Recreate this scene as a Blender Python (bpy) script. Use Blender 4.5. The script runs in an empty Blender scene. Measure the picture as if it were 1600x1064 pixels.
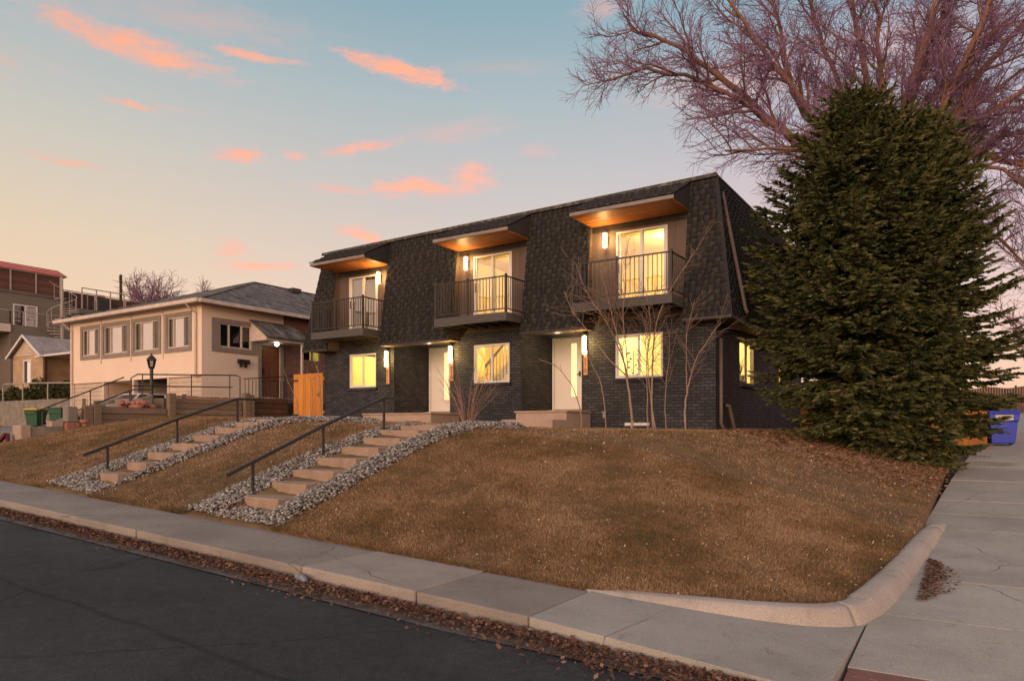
import bpy, bmesh, math, random
import numpy as np
from mathutils import Vector, Matrix, noise as mnoise

R = math.radians
rnd = random.Random(7)
rng = np.random.default_rng(11)
sc = bpy.context.scene
C = sc.collection

# ---------------------------------------------------------------- helpers
def lin(*c):
    return tuple(((x/255.0)/12.92 if x/255.0 <= .04045 else ((x/255.0+.055)/1.055)**2.4) for x in c)

def lerp(a, b, t): return a+(b-a)*t
def interp(x, xs, ys): return float(np.interp(x, xs, ys))
def sstep(t):
    t = max(0., min(1., t)); return t*t*(3-2*t)

def tag(o, label=None, cat=None, group=None, kind=None):
    if label: o['label'] = label
    if cat: o['category'] = cat
    if group: o['group'] = group
    if kind: o['kind'] = kind
    return o

def thing(name, label, cat, loc=(0, 0, 0), group=None, rz=0):
    o = bpy.data.objects.new(name, None)
    o.empty_display_size = .2
    C.objects.link(o); o.location = loc; o.rotation_euler = (0, 0, rz)
    return tag(o, label, cat, group)

def world_loc(o):
    v = Vector((0, 0, 0))
    while o is not None:
        v += o.location; o = o.parent
    return v

def copy_tree(o, parent=None):
    c = o.copy(); C.objects.link(c); c.parent = parent
    for ch in o.children:
        copy_tree(ch, c)
    return c

def put_uv(me):
    n = len(me.vertices)
    co = np.empty(n*3, np.float32); me.vertices.foreach_get('co', co); co = co.reshape(-1, 3)
    nl = len(me.loops)
    vi = np.empty(nl, np.int32); me.loops.foreach_get('vertex_index', vi)
    npoly = len(me.polygons)
    no = np.empty(npoly*3, np.float32); me.polygons.foreach_get('normal', no); no = np.abs(no.reshape(-1, 3))
    tot = np.empty(npoly, np.int32); me.polygons.foreach_get('loop_total', tot)
    ax = np.argmax(no*np.array([1, 1, 1.02]), axis=1)
    la = np.repeat(ax, tot)
    p = co[vi]
    u = np.where(la == 0, p[:, 1], p[:, 0])
    v = np.where(la == 2, p[:, 1], p[:, 2])
    uv = me.uv_layers.new(name='UVMap')
    uv.data.foreach_set('uv', np.stack([u, v], 1).astype(np.float32).ravel())

class MB:
    def __init__(s): s.v = []; s.f = []
    def quad(s, *p):
        i = len(s.v); s.v += [tuple(q) for q in p]; s.f.append(tuple(range(i, i+len(p))))
    def box(s, x0, x1, y0, y1, z0, z1):
        i = len(s.v)
        s.v += [(x0,y0,z0),(x1,y0,z0),(x1,y1,z0),(x0,y1,z0),(x0,y0,z1),(x1,y0,z1),(x1,y1,z1),(x0,y1,z1)]
        for f in ((0,3,2,1),(4,5,6,7),(0,1,5,4),(1,2,6,5),(2,3,7,6),(3,0,4,7)): s.f.append(tuple(i+k for k in f))
    def hexa(s, b, t):
        i = len(s.v); s.v += [tuple(p) for p in b]+[tuple(p) for p in t]
        for f in ((0,3,2,1),(4,5,6,7),(0,1,5,4),(1,2,6,5),(2,3,7,6),(3,0,4,7)): s.f.append(tuple(i+k for k in f))
    def prism(s, poly, d):
        """extrude a planar polygon (list of 3-tuples) by vector d"""
        n = len(poly); i = len(s.v)
        s.v += [tuple(p) for p in poly]+[tuple(Vector(p)+Vector(d)) for p in poly]
        s.f.append(tuple(range(i+n-1, i-1, -1))); s.f.append(tuple(range(i+n, i+2*n)))
        for k in range(n):
            j = (k+1) % n; s.f.append((i+k, i+j, i+n+j, i+n+k))
    def tube(s, pts, rad, n=6, cap=True):
        pts = [Vector(p) for p in pts]
        if not hasattr(rad, '__len__'): rad = [rad]*len(pts)
        i = len(s.v); m = len(pts)
        t = (pts[1]-pts[0]).normalized()
        a = Vector((0, 0, 1)) if abs(t.z) < .9 else Vector((1, 0, 0))
        u = t.cross(a).normalized()
        for k in range(m):
            if 0 < k < m-1: t = (pts[k+1]-pts[k-1])
            elif k: t = pts[k]-pts[k-1]
            else: t = pts[1]-pts[0]
            if t.length < 1e-7: t = Vector((0, 0, 1))
            t = t.normalized()
            u = (u-t*u.dot(t))
            if u.length < 1e-5: u = t.orthogonal()
            u.normalize(); w = t.cross(u)
            for q in range(n):
                an = 2*math.pi*q/n
                s.v.append(tuple(pts[k]+(u*math.cos(an)+w*math.sin(an))*rad[k]))
        for k in range(m-1):
            for q in range(n):
                q2 = (q+1) % n
                s.f.append((i+k*n+q, i+k*n+q2, i+(k+1)*n+q2, i+(k+1)*n+q))
        if cap:
            s.f.append(tuple(i+q for q in range(n-1, -1, -1))); s.f.append(tuple(i+(m-1)*n+q for q in range(n)))
    def bar(s, a, b, w, h=None):
        """rectangular bar between two points"""
        a = Vector(a); b = Vector(b); h = h or w
        t = (b-a).normalized()
        up = Vector((0, 0, 1)) if abs(t.z) < .95 else Vector((0, 1, 0))
        u = t.cross(up).normalized(); v = u.cross(t)
        c = [(-w/2, -h/2), (w/2, -h/2), (w/2, h/2), (-w/2, h/2)]
        s.hexa([a+u*x+v*y for x, y in c], [b+u*x+v*y for x, y in c])
    def lathe(s, prof, cx, cy, n=16):
        i = len(s.v); m = len(prof)
        for r, z in prof:
            for q in range(n):
                an = 2*math.pi*q/n; s.v.append((cx+r*math.cos(an), cy+r*math.sin(an), z))
        for k in range(m-1):
            for q in range(n):
                q2 = (q+1) % n; s.f.append((i+k*n+q, i+k*n+q2, i+(k+1)*n+q2, i+(k+1)*n+q))
        s.f.append(tuple(i+q for q in range(n-1, -1, -1))); s.f.append(tuple(i+(m-1)*n+q for q in range(n)))
    def build(s, name, mat, parent=None, smooth=False, bevel=0, kind=None, label=None, cat=None, group=None, origin=None, local=False):
        me = bpy.data.meshes.new(name)
        me.from_pydata(s.v, [], s.f)
        me.update()
        put_uv(me)
        if smooth: me.shade_smooth()
        return finish(me, name, mat, parent, bevel, kind, label, cat, group, origin, local)

def finish(me, name, mat, parent=None, bevel=0, kind=None, label=None, cat=None, group=None, origin=None, local=False):
    if mat: me.materials.append(mat)
    o = bpy.data.objects.new(name, me); C.objects.link(o)
    if parent is not None:
        o.parent = parent
        if not local: me.transform(Matrix.Translation(-world_loc(parent)))
    elif not local:
        if origin is None:
            n = len(me.vertices); co = np.empty(n*3, np.float32); me.vertices.foreach_get('co', co); co = co.reshape(-1, 3)
            lo = co.min(0); hi = co.max(0)
            origin = ((lo[0]+hi[0])/2, (lo[1]+hi[1])/2, lo[2])
        origin = tuple(float(q) for q in origin)
        me.transform(Matrix.Translation(-Vector(origin))); o.location = origin
    if bevel:
        b = o.modifiers.new('edge', 'BEVEL'); b.width = bevel; b.segments = 2; b.limit_method = 'ANGLE'; b.angle_limit = R(40)
    return tag(o, label, cat, group, kind)

def np_mesh(name, verts, faces_n, mat, **kw):
    """verts (N,3); faces are consecutive groups of faces_n vertices"""
    n = len(verts); me = bpy.data.meshes.new(name)
    me.vertices.add(n); me.vertices.foreach_set('co', np.asarray(verts, np.float32).ravel())
    me.loops.add(n); me.loops.foreach_set('vertex_index', np.arange(n, dtype=np.int32))
    k = n//faces_n
    me.polygons.add(k); me.polygons.foreach_set('loop_start', np.arange(0, n, faces_n, dtype=np.int32))
    me.update(calc_edges=True); me.validate()
    return finish(me, name, mat, **kw)

def np_mesh_idx(name, verts, tris, mat, **kw):
    n = len(verts); me = bpy.data.meshes.new(name)
    me.vertices.add(n); me.vertices.foreach_set('co', np.asarray(verts, np.float32).ravel())
    t = np.asarray(tris, np.int32); k = len(t)
    me.loops.add(k*t.shape[1]); me.loops.foreach_set('vertex_index', t.ravel())
    me.polygons.add(k); me.polygons.foreach_set('loop_start', np.arange(0, k*t.shape[1], t.shape[1], dtype=np.int32))
    me.update(calc_edges=True); me.validate()
    return finish(me, name, mat, **kw)

# a wall frame: ('F', y) faces the street (-Y), ('R', x) faces right (+X)
def ob(mb, fr, u0, u1, n0, n1, z0, z1):
    if fr[0] == 'F': mb.box(u0, u1, fr[1]-n1, fr[1]-n0, z0, z1)
    else: mb.box(fr[1]+n0, fr[1]+n1, u0, u1, z0, z1)
def fp(fr, u, n, z):
    return (u, fr[1]-n, z) if fr[0] == 'F' else (fr[1]+n, u, z)
def wall(mb, fr, u0, u1, z0, z1, ops=(), reveal=.14):
    us = sorted({u0, u1, *[o[0] for o in ops], *[o[1] for o in ops]})
    zs = sorted({z0, z1, *[o[2] for o in ops], *[o[3] for o in ops]})
    for a, b in zip(us, us[1:]):
        for c, d in zip(zs, zs[1:]):
            mu, mz = (a+b)/2, (c+d)/2
            if any(o[0] < mu < o[1] and o[2] < mz < o[3] for o in ops): continue
            mb.quad(fp(fr, a, 0, c), fp(fr, b, 0, c), fp(fr, b, 0, d), fp(fr, a, 0, d))
    for a, b, c, d in ops:
        mb.quad(fp(fr, a, 0, c), fp(fr, a, -reveal, c), fp(fr, a, -reveal, d), fp(fr, a, 0, d))
        mb.quad(fp(fr, b, 0, c), fp(fr, b, 0, d), fp(fr, b, -reveal, d), fp(fr, b, -reveal, c))
        mb.quad(fp(fr, a, 0, d), fp(fr, a, -reveal, d), fp(fr, b, -reveal, d), fp(fr, b, 0, d))
        mb.quad(fp(fr, a, 0, c), fp(fr, b, 0, c), fp(fr, b, -reveal, c), fp(fr, a, -reveal, c))

# ---------------------------------------------------------------- materials
class NT:
    def __init__(s, tree): s.t = tree
    def n(s, kind, **kw):
        nd = s.t.nodes.new(kind)
        ins = kw.pop('ins', {})
        for k, v in kw.items(): setattr(nd, k, v)
        for k, v in ins.items():
            if isinstance(v, bpy.types.NodeSocket): s.t.links.new(v, nd.inputs[k])
            else: nd.inputs[k].default_value = v
        return nd
    def l(s, a, b): s.t.links.new(a, b)
def c4(c): return (c[0], c[1], c[2], 1)

def newmat(name):
    m = bpy.data.materials.new(name); m.use_nodes = True
    t = m.node_tree; t.nodes.clear(); N = NT(t)
    out = N.n('ShaderNodeOutputMaterial'); b = N.n('ShaderNodeBsdfPrincipled')
    N.l(b.outputs[0], out.inputs[0])
    return m, N, b, out

def ramp(N, fac, stops, interp='LINEAR'):
    r = N.n('ShaderNodeValToRGB'); r.color_ramp.interpolation = interp
    e = r.color_ramp.elements
    while len(e) < len(stops): e.new(.5)
    for k, (p, c) in enumerate(stops): e[k].position = p; e[k].color = c4(c)
    N.l(fac, r.inputs[0]); return r.outputs[0]

def pmat(name, c1, c2=None, scale=3, rough=.8, bump=.0, bscale=40, metal=0, detail=6, stretch=None, island=0, spec=.3, c3=None, space='pos', bdist=.01):
    m, N, b, out = newmat(name)
    c2 = c2 or tuple(x*.75 for x in c1)
    if space == 'pos': src = N.n('ShaderNodeNewGeometry').outputs['Position']
    else: src = N.n('ShaderNodeTexCoord').outputs['Object']
    if stretch: src = N.n('ShaderNodeMapping', ins={'Vector': src, 'Scale': stretch}).outputs[0]
    nz = N.n('ShaderNodeTexNoise', ins={'Vector': src, 'Scale': scale, 'Detail': detail, 'Roughness': .62})
    stops = [(.3, c2), (.7, c1)] if not c3 else [(.25, c2), (.5, c1), (.75, c3)]
    col = ramp(N, nz.outputs[0], stops)
    if island:
        g = N.n('ShaderNodeNewGeometry')
        mr = N.n('ShaderNodeMapRange', ins={'Value': g.outputs['Random Per Island'], 'To Min': 1-island, 'To Max': 1+island})
        col = N.n('ShaderNodeMix', data_type='RGBA', blend_type='MULTIPLY', ins={'Factor': 1., 6: col, 7: mr.outputs[0]}).outputs[2]
    N.l(col, b.inputs['Base Color'])
    b.inputs['Roughness'].default_value = rough; b.inputs['Metallic'].default_value = metal
    b.inputs['Specular IOR Level'].default_value = spec
    if bump:
        nb = N.n('ShaderNodeTexNoise', ins={'Vector': src, 'Scale': bscale, 'Detail': 5})
        bp = N.n('ShaderNodeBump', ins={'Height': nb.outputs[0], 'Strength': bump, 'Distance': bdist})
        N.l(bp.outputs[0], b.inputs['Normal'])
    return m

def islandmat(name, cols, rough=.9, patch=None, spec=.2, pscale=.35, trans=0):
    """one colour per loose piece, drifting with a large patch noise"""
    m, N, b, out = newmat(name)
    g = N.n('ShaderNodeNewGeometry')
    k = len(cols)
    fac = g.outputs['Random Per Island']
    if patch:
        nz = N.n('ShaderNodeTexNoise', ins={'Vector': g.outputs['Position'], 'Scale': pscale, 'Detail': 5, 'Roughness': .65})
        mr = N.n('ShaderNodeMapRange', ins={'Value': nz.outputs[0], 'From Min': .35, 'From Max': .65, 'To Min': -patch, 'To Max': patch})
        fac = N.n('ShaderNodeMath', operation='ADD', use_clamp=True, ins={0: fac, 1: mr.outputs[0]}).outputs[0]
    col = ramp(N, fac, [(i/(k-1) if k > 1 else 0, c) for i, c in enumerate(cols)])
    N.l(col, b.inputs['Base Color']); b.inputs['Roughness'].default_value = rough
    b.inputs['Specular IOR Level'].default_value = spec
    return m

def brickmat(name, c1, c2, mortar, w=.21, h=.075, ms=.009, rough=.75, bump=.5, offset=.5, var=.5, bdist=.008):
    m, N, b, out = newmat(name)
    uv = N.n('ShaderNodeTexCoord').outputs['UV']
    br = N.n('ShaderNodeTexBrick', ins={'Vector': uv, 'Color1': c4(c1), 'Color2': c4(c2), 'Mortar': c4(mortar), 'Scale': 1., 'Mortar Size': ms,
             'Mortar Smooth': .2, 'Bias': 0., 'Brick Width': w, 'Row Height': h})
    br.offset = offset
    nz = N.n('ShaderNodeTexNoise', ins={'Vector': uv, 'Scale': 1.3, 'Detail': 6, 'Roughness': .7})
    mr = N.n('ShaderNodeMapRange', ins={'Value': nz.outputs[0], 'From Min': .3, 'From Max': .7, 'To Min': 1-var, 'To Max': 1+var})
    col = N.n('ShaderNodeMix', data_type='RGBA', blend_type='MULTIPLY', ins={'Factor': 1., 6: br.outputs[0], 7: mr.outputs[0]}).outputs[2]
    N.l(col, b.inputs['Base Color']); b.inputs['Roughness'].default_value = rough
    b.inputs['Specular IOR Level'].default_value = .3
    nz2 = N.n('ShaderNodeTexNoise', ins={'Vector': uv, 'Scale': 60, 'Detail': 3})
    hh = N.n('ShaderNodeMath', operation='MULTIPLY_ADD', ins={0: br.outputs['Fac'], 1: -1., 2: nz2.outputs[0]})
    bp = N.n('ShaderNodeBump', ins={'Height': hh.outputs[0], 'Strength': bump, 'Distance': bdist})
    N.l(bp.outputs[0], b.inputs['Normal'])
    return m

def glassmat(name, refl=.12, tint=(1, 1, 1), rough=.0):
    m = bpy.data.materials.new(name); m.use_nodes = True
    t = m.node_tree; t.nodes.clear(); N = NT(t)
    out = N.n('ShaderNodeOutputMaterial')
    tr = N.n('ShaderNodeBsdfTransparent', ins={'Color': c4(tint)})
    gl = N.n('ShaderNodeBsdfGlossy', ins={'Roughness': rough, 'Color': (.95, .95, .95, 1)})
    fr = N.n('ShaderNodeFresnel', ins={'IOR': 1.5})
    f = N.n('ShaderNodeMath', operation='ADD', use_clamp=True, ins={0: fr.outputs[0], 1: refl})
    mx = N.n('ShaderNodeMixShader', ins={0: f.outputs[0], 1: tr.outputs[0], 2: gl.outputs[0]})
    N.l(mx.outputs[0], out.inputs[0])
    return m

def emitmat(name, col, strength):
    m, N, b, out = newmat(name)
    b.inputs['Base Color'].default_value = c4(col); b.inputs['Emission Color'].default_value = c4(col)
    b.inputs['Emission Strength'].default_value = strength
    return m

M = {}
M['brick_dark'] = brickmat('dark painted brick', (.034, .036, .040), (.064, .064, .068), (.018, .018, .020), var=.4, bump=.9, ms=.012)
M['brick_red'] = brickmat('red brick', (.20, .07, .045), (.27, .10, .06), (.25, .2, .17), var=.3)
M['brick_tan'] = brickmat('tan brick', (.42, .25, .13), (.50, .31, .17), (.42, .34, .26), var=.25)
M['shingle'] = islandmat('dark shingles', [(.026, .026, .027), (.036, .035, .036), (.031, .030, .031)], rough=.92, patch=.2, pscale=.8)
M['shingle_highlight'] = islandmat('highlight shingle course', [(.043, .042, .041), (.062, .060, .058), (.051, .049, .048)], rough=.92, patch=.2, pscale=.8)  # staggered highlights on the mansard, put into the backing tabs as lighter colour
M['shingle_roof'] = brickmat('grey roof shingles', (.085, .074, .066), (.23, .195, .17), (.045, .04, .036), w=.3, h=.14, ms=.008, rough=.95, var=.5, bump=.6)
M['shingle_pale'] = brickmat('pale roof shingles', (.30, .25, .24), (.36, .31, .29), (.2, .17, .17), w=.3, h=.14, ms=.006, rough=.95, var=.25)
M['dark_trim'] = pmat('dark painted trim', (.045, .040, .038), scale=5, rough=.55, bump=.1)
M['yard_wood'] = pmat('cedar yard fence', (.50, .20, .045), (.36, .14, .03), scale=5, rough=.8, bump=.2, stretch=(6, 6, .4), island=.18)
M['dark_metal'] = pmat('dark metal', (.032, .027, .025), scale=9, rough=.45, spec=.5)
M['black_metal'] = pmat('black metal', (.015, .014, .014), (.03, .024, .02), scale=9, rough=.5, spec=.5)
M['fascia'] = pmat('canopy edge trim', (.30, .25, .23), scale=4, rough=.6)
M['fascia_dark'] = pmat('deck fascia', (.10, .088, .082), (.075, .066, .062), scale=5, rough=.6, bump=.1, stretch=(1, 1, 8))
M['siding'] = pmat('taupe siding', (.145, .10, .08), (.115, .08, .065), scale=3, rough=.6, bump=.1, stretch=(4, 4, .4))
M['soffit_wood'] = pmat('cedar soffit', (.62, .24, .065), (.34, .10, .022), scale=5, rough=.5, bump=.2, stretch=(.5, 9, 1), island=.25)
M['soffit_tan'] = pmat('olive soffit boards', (.16, .12, .07), scale=4, rough=.6)
M['roof_edge'] = pmat('worn roof edge', (.075, .066, .060), (.045, .04, .038), scale=9, rough=.9, c3=(.26, .23, .21))
M['white_paint'] = pmat('white paint', (.72, .68, .64), (.66, .62, .58), scale=3, rough=.4, spec=.4)
M['door_white'] = pmat('white door paint', (.80, .74, .71), (.76, .7, .67), scale=2, rough=.4)
def concmat(name, c1, c2, c3, island=.1, crack=.9):
    m, N, b, out = newmat(name)
    g = N.n('ShaderNodeNewGeometry'); p = g.outputs['Position']
    n1 = N.n('ShaderNodeTexNoise', ins={'Vector': p, 'Scale': .9, 'Detail': 12., 'Roughness': .68})
    col = ramp(N, n1.outputs[0], [(.3, c2), (.5, c1), (.72, c3)])
    def mul(c, v, f=1.): return N.n('ShaderNodeMix', data_type='RGBA', blend_type='MULTIPLY', ins={'Factor': f, 6: c, 7: v}).outputs[2]
    sp = N.n('ShaderNodeTexNoise', ins={'Vector': p, 'Scale': 130., 'Detail': 3., 'Roughness': .7})
    col = mul(col, ramp(N, sp.outputs[0], [(.35, (.68, .68, .68)), (.5, (1, 1, 1)), (.68, (1.25, 1.22, 1.18))]))
    st = N.n('ShaderNodeTexNoise', ins={'Vector': p, 'Scale': 3.2, 'Detail': 8., 'Roughness': .75, 'Distortion': .6})
    col = mul(col, ramp(N, st.outputs[0], [(.30, (.62, .58, .54)), (.42, (1, 1, 1)), (.62, (1, 1, 1)), (.75, (1.12, 1.1, 1.06))]))
    wn = N.n('ShaderNodeTexNoise', ins={'Vector': p, 'Scale': 2.2, 'Detail': 5.})
    wv = N.n('ShaderNodeMix', data_type='VECTOR', ins={'Factor': .16, 4: p, 5: wn.outputs['Color']}).outputs[1]
    cr = N.n('ShaderNodeTexVoronoi', feature='DISTANCE_TO_EDGE', ins={'Vector': wv, 'Scale': .34})
    msk = N.n('ShaderNodeMapRange', ins={'Value': n1.outputs[0], 'From Min': .44, 'From Max': .52, 'To Min': 1., 'To Max': .35}).outputs[0]
    ck = N.n('ShaderNodeMapRange', ins={'Value': cr.outputs['Distance'], 'From Min': .0, 'From Max': .003, 'To Min': msk, 'To Max': 1.}).outputs[0]
    col = mul(col, ck, crack)
    ri = N.n('ShaderNodeMapRange', ins={'Value': g.outputs['Random Per Island'], 'To Min': 1-island, 'To Max': 1+island}).outputs[0]
    col = mul(col, ri)
    N.l(col, b.inputs['Base Color']); b.inputs['Roughness'].default_value = .92; b.inputs['Specular IOR Level'].default_value = .25
    hs = N.n('ShaderNodeMath', operation='MULTIPLY_ADD', ins={0: ck, 1: .8, 2: sp.outputs[0]})
    bp = N.n('ShaderNodeBump', ins={'Height': hs.outputs[0], 'Strength': .5, 'Distance': .006}); N.l(bp.outputs[0], b.inputs['Normal'])
    return m
M['concrete'] = concmat('concrete', (.31, .265, .23), (.235, .20, .172), (.37, .32, .275), .12)
M['concrete_near'] = concmat('new concrete', (.40, .365, .32), (.32, .288, .25), (.46, .42, .37), .10)
M['gutter'] = pmat('worn gutter concrete', (.15, .13, .115), (.09, .08, .072), scale=2.2, rough=.95, bump=.5, bscale=50, c3=(.2, .175, .155), detail=10)
M['kerb_conc'] = concmat('kerb concrete', (.45, .385, .33), (.36, .30, .255), (.52, .45, .39), .03)
M['old_conc'] = pmat('weathered concrete', (.30, .255, .21), (.17, .145, .12), scale=2.3, rough=.95, bump=.5, bscale=25)
M['step_stone'] = pmat('sandstone steps', (.39, .275, .20), (.28, .195, .14), scale=4, rough=.9, bump=.4, bscale=30, island=.1)
M['stoop_conc'] = pmat('stoop concrete', (.45, .32, .25), (.35, .26, .20), scale=3, rough=.9, bump=.3)
M['stucco'] = pmat('cream stucco', (.82, .645, .50), (.77, .595, .46), scale=1.2, rough=.95, bump=.25, bscale=90)
M['stucco_trim'] = pmat('taupe trim', (.30, .24, .20), scale=4, rough=.8)
M['cream_trim'] = pmat('cream trim', (.70, .56, .47), scale=3, rough=.6)
M['cream_siding'] = pmat('cream lap siding', (.62, .48, .36), scale=2, rough=.6)
M['curtain'] = pmat('white curtain', (.90, .86, .86), (.78, .72, .74), scale=9, rough=.9, stretch=(2, 2, .05))
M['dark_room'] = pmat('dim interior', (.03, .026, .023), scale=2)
M['wood_door'] = pmat('stained wood door', (.20, .075, .035), (.13, .048, .022), scale=6, rough=.5, stretch=(5, 5, .5), bump=.15)
M['timber'] = pmat('weathered timber', (.27, .195, .14), (.15, .105, .075), scale=5, rough=.95, bump=.5, bscale=20, stretch=(5, .5, 8), island=.2)
M['timber_dark'] = pmat('dark stained timber', (.10, .058, .038), (.055, .032, .022), scale=5, rough=.9, bump=.4, stretch=(5, .5, 8), island=.2)
M['orange_wood'] = pmat('new cedar boards', (.66, .27, .055), (.50, .19, .035), scale=5, rough=.7, bump=.2, stretch=(6, 6, .4), island=.14)
M['modern_wall'] = pmat('taupe render', (.19, .155, .125), (.17, .14, .112), scale=1, rough=.9)
M['modern_grey'] = pmat('grey panel', (.15, .14, .13), scale=1, rough=.8)
M['wood_screen'] = pmat('red brown slats', (.14, .06, .04), (.085, .04, .03), scale=3, rough=.8, stretch=(1, 1, 9), island=.25)
M['red_stripe'] = pmat('red awning', (.45, .06, .06), scale=2, rough=.7)
M['pink_stripe'] = pmat('pale pink awning', (.75, .42, .38), scale=2, rough=.7)
M['pale_metal'] = pmat('pale painted metal', (.42, .36, .31), scale=8, rough=.5)
M['grey_metal'] = pmat('galvanised metal', (.38, .35, .32), scale=8, rough=.45, metal=.4)
M['bark'] = pmat('brown bark', (.31, .17, .115), (.15, .082, .058), scale=5, rough=.95, bump=.8, bscale=16, stretch=(3, 3, .5))
M['twig'] = islandmat('purple brown twigs', [(.20, .105, .16), (.29, .16, .27), (.24, .13, .17), (.40, .24, .41)], rough=.9)
M['sap_bark'] = pmat('pale sapling bark', (.36, .25, .19), (.24, .16, .12), scale=8, rough=.9)
M['sap_twig'] = pmat('sapling twigs', (.26, .17, .13), (.18, .115, .09), scale=8, rough=.9)
M['shrub_twig'] = islandmat('shrub stems', [(.16, .10, .075), (.27, .17, .13), (.34, .21, .17)], rough=.9)
M['needle'] = islandmat('spruce needles', [(.028, .040, .016), (.068, .084, .030), (.120, .124, .044), (.195, .172, .068)], rough=.7, patch=.3, pscale=1.4)
M['dead_inner'] = pmat('inner branches', (.06, .04, .025), scale=6, rough=.95)
M['hedge'] = islandmat('hedge leaves', [(.025, .035, .012), (.055, .06, .02), (.10, .085, .03)], rough=.8)
M['grass'] = islandmat('dry lawn blades', [(.110, .092, .039), (.180, .107, .048), (.250, .140, .066), (.310, .178, .090), (.44, .30, .19)], rough=.95, patch=.42, pscale=.75)
M['leaf'] = islandmat('dead leaves', [(.075, .032, .02), (.14, .06, .035), (.20, .095, .055), (.11, .05, .032), (.32, .19, .12)], rough=.9)
M['leaf_pale'] = islandmat('bleached leaves', [(.30, .18, .10), (.42, .28, .17), (.55, .42, .30)], rough=.9)
M['litter'] = islandmat('spruce litter', [(.20, .095, .05), (.32, .17, .10), (.26, .125, .07), (.42, .25, .16)], rough=.95)
M['gravel'] = islandmat('river gravel', [(.08, .078, .074), (.20, .19, .18), (.34, .325, .30), (.50, .475, .44), (.12, .116, .112), (.34, .27, .225), (.25, .24, .225), (.16, .14, .12)], rough=.8)
M['soil'] = pmat('lawn soil', (.16, .098, .050), (.10, .066, .034), scale=3, rough=1, bump=.5, bscale=40, c3=(.24, .15, .07))
M['ground'] = pmat('bare ground', (.16, .12, .085), (.11, .08, .055), scale=.6, rough=1, bump=.4, bscale=8)
M['asphalt'] = None
M['glass'] = glassmat('window glass', .06)
M['glass_sky'] = glassmat('reflective window glass', .22, (.78, .76, .74))
M['glass_dark'] = glassmat('dim window glass', .03, (.6, .6, .6))
M['lamp_glow'] = emitmat('lit frosted glass', (1, .66, .26), 16)
M['lamp_white'] = emitmat('lit flood lamp', (1, .92, .78), 12)
M['room'] = pmat('warm interior paint', (.82, .68, .30), (.76, .62, .24), scale=1, rough=.9)
M['room_floor'] = pmat('interior floor', (.30, .19, .10), scale=3, rough=.6)
M['green_bin'] = pmat('green plastic', (.012, .075, .030), scale=3, rough=.45, spec=.5)
M['yellow_lid'] = pmat('yellow plastic', (.72, .42, .02), scale=3, rough=.45)
M['blue_bin'] = pmat('blue plastic', (.018, .045, .48), (.014, .035, .40), scale=2.5, rough=.42, spec=.5)
M['black_plastic'] = pmat('black plastic', (.015, .015, .015), scale=3, rough=.5)
M['label'] = pmat('paper label', (.62, .55, .50), scale=6, rough=.6)
M['pink_stone'] = pmat('red sandstone', (.40, .17, .12), (.28, .12, .085), scale=4, rough=.95, bump=.5, island=.2)
M['red_paint'] = pmat('dark red paint', (.14, .022, .022), scale=5, rough=.5)
M['plank'] = pmat('sign plank', (.62, .33, .18), (.50, .25, .13), scale=5, rough=.6, stretch=(6, 6, .5))
M['numeral'] = pmat('dark numerals', (.10, .035, .015), rough=.5)
M['car_white'] = pmat('white car paint', (.68, .66, .64), rough=.25, spec=.6)
M['car_glass'] = pmat('tinted car glass', (.015, .015, .017), rough=.08, spec=.6)
M['rubber'] = pmat('tyre rubber', (.02, .02, .02), rough=.85)
M['tactile'] = pmat('red tactile paving', (.26, .13, .10), (.20, .10, .08), scale=5, rough=.9)
M['pot'] = pmat('white pot', (.75, .72, .68), rough=.4)
M['plastic_clear'] = pmat('crushed plastic', (.30, .32, .36), (.10, .11, .14), scale=20, rough=.2)
M['cardboard'] = pmat('cardboard', (.50, .27, .14), rough=.9)
M['brown_pipe'] = pmat('brown downpipe', (.15, .105, .085), scale=5, rough=.5)

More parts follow.
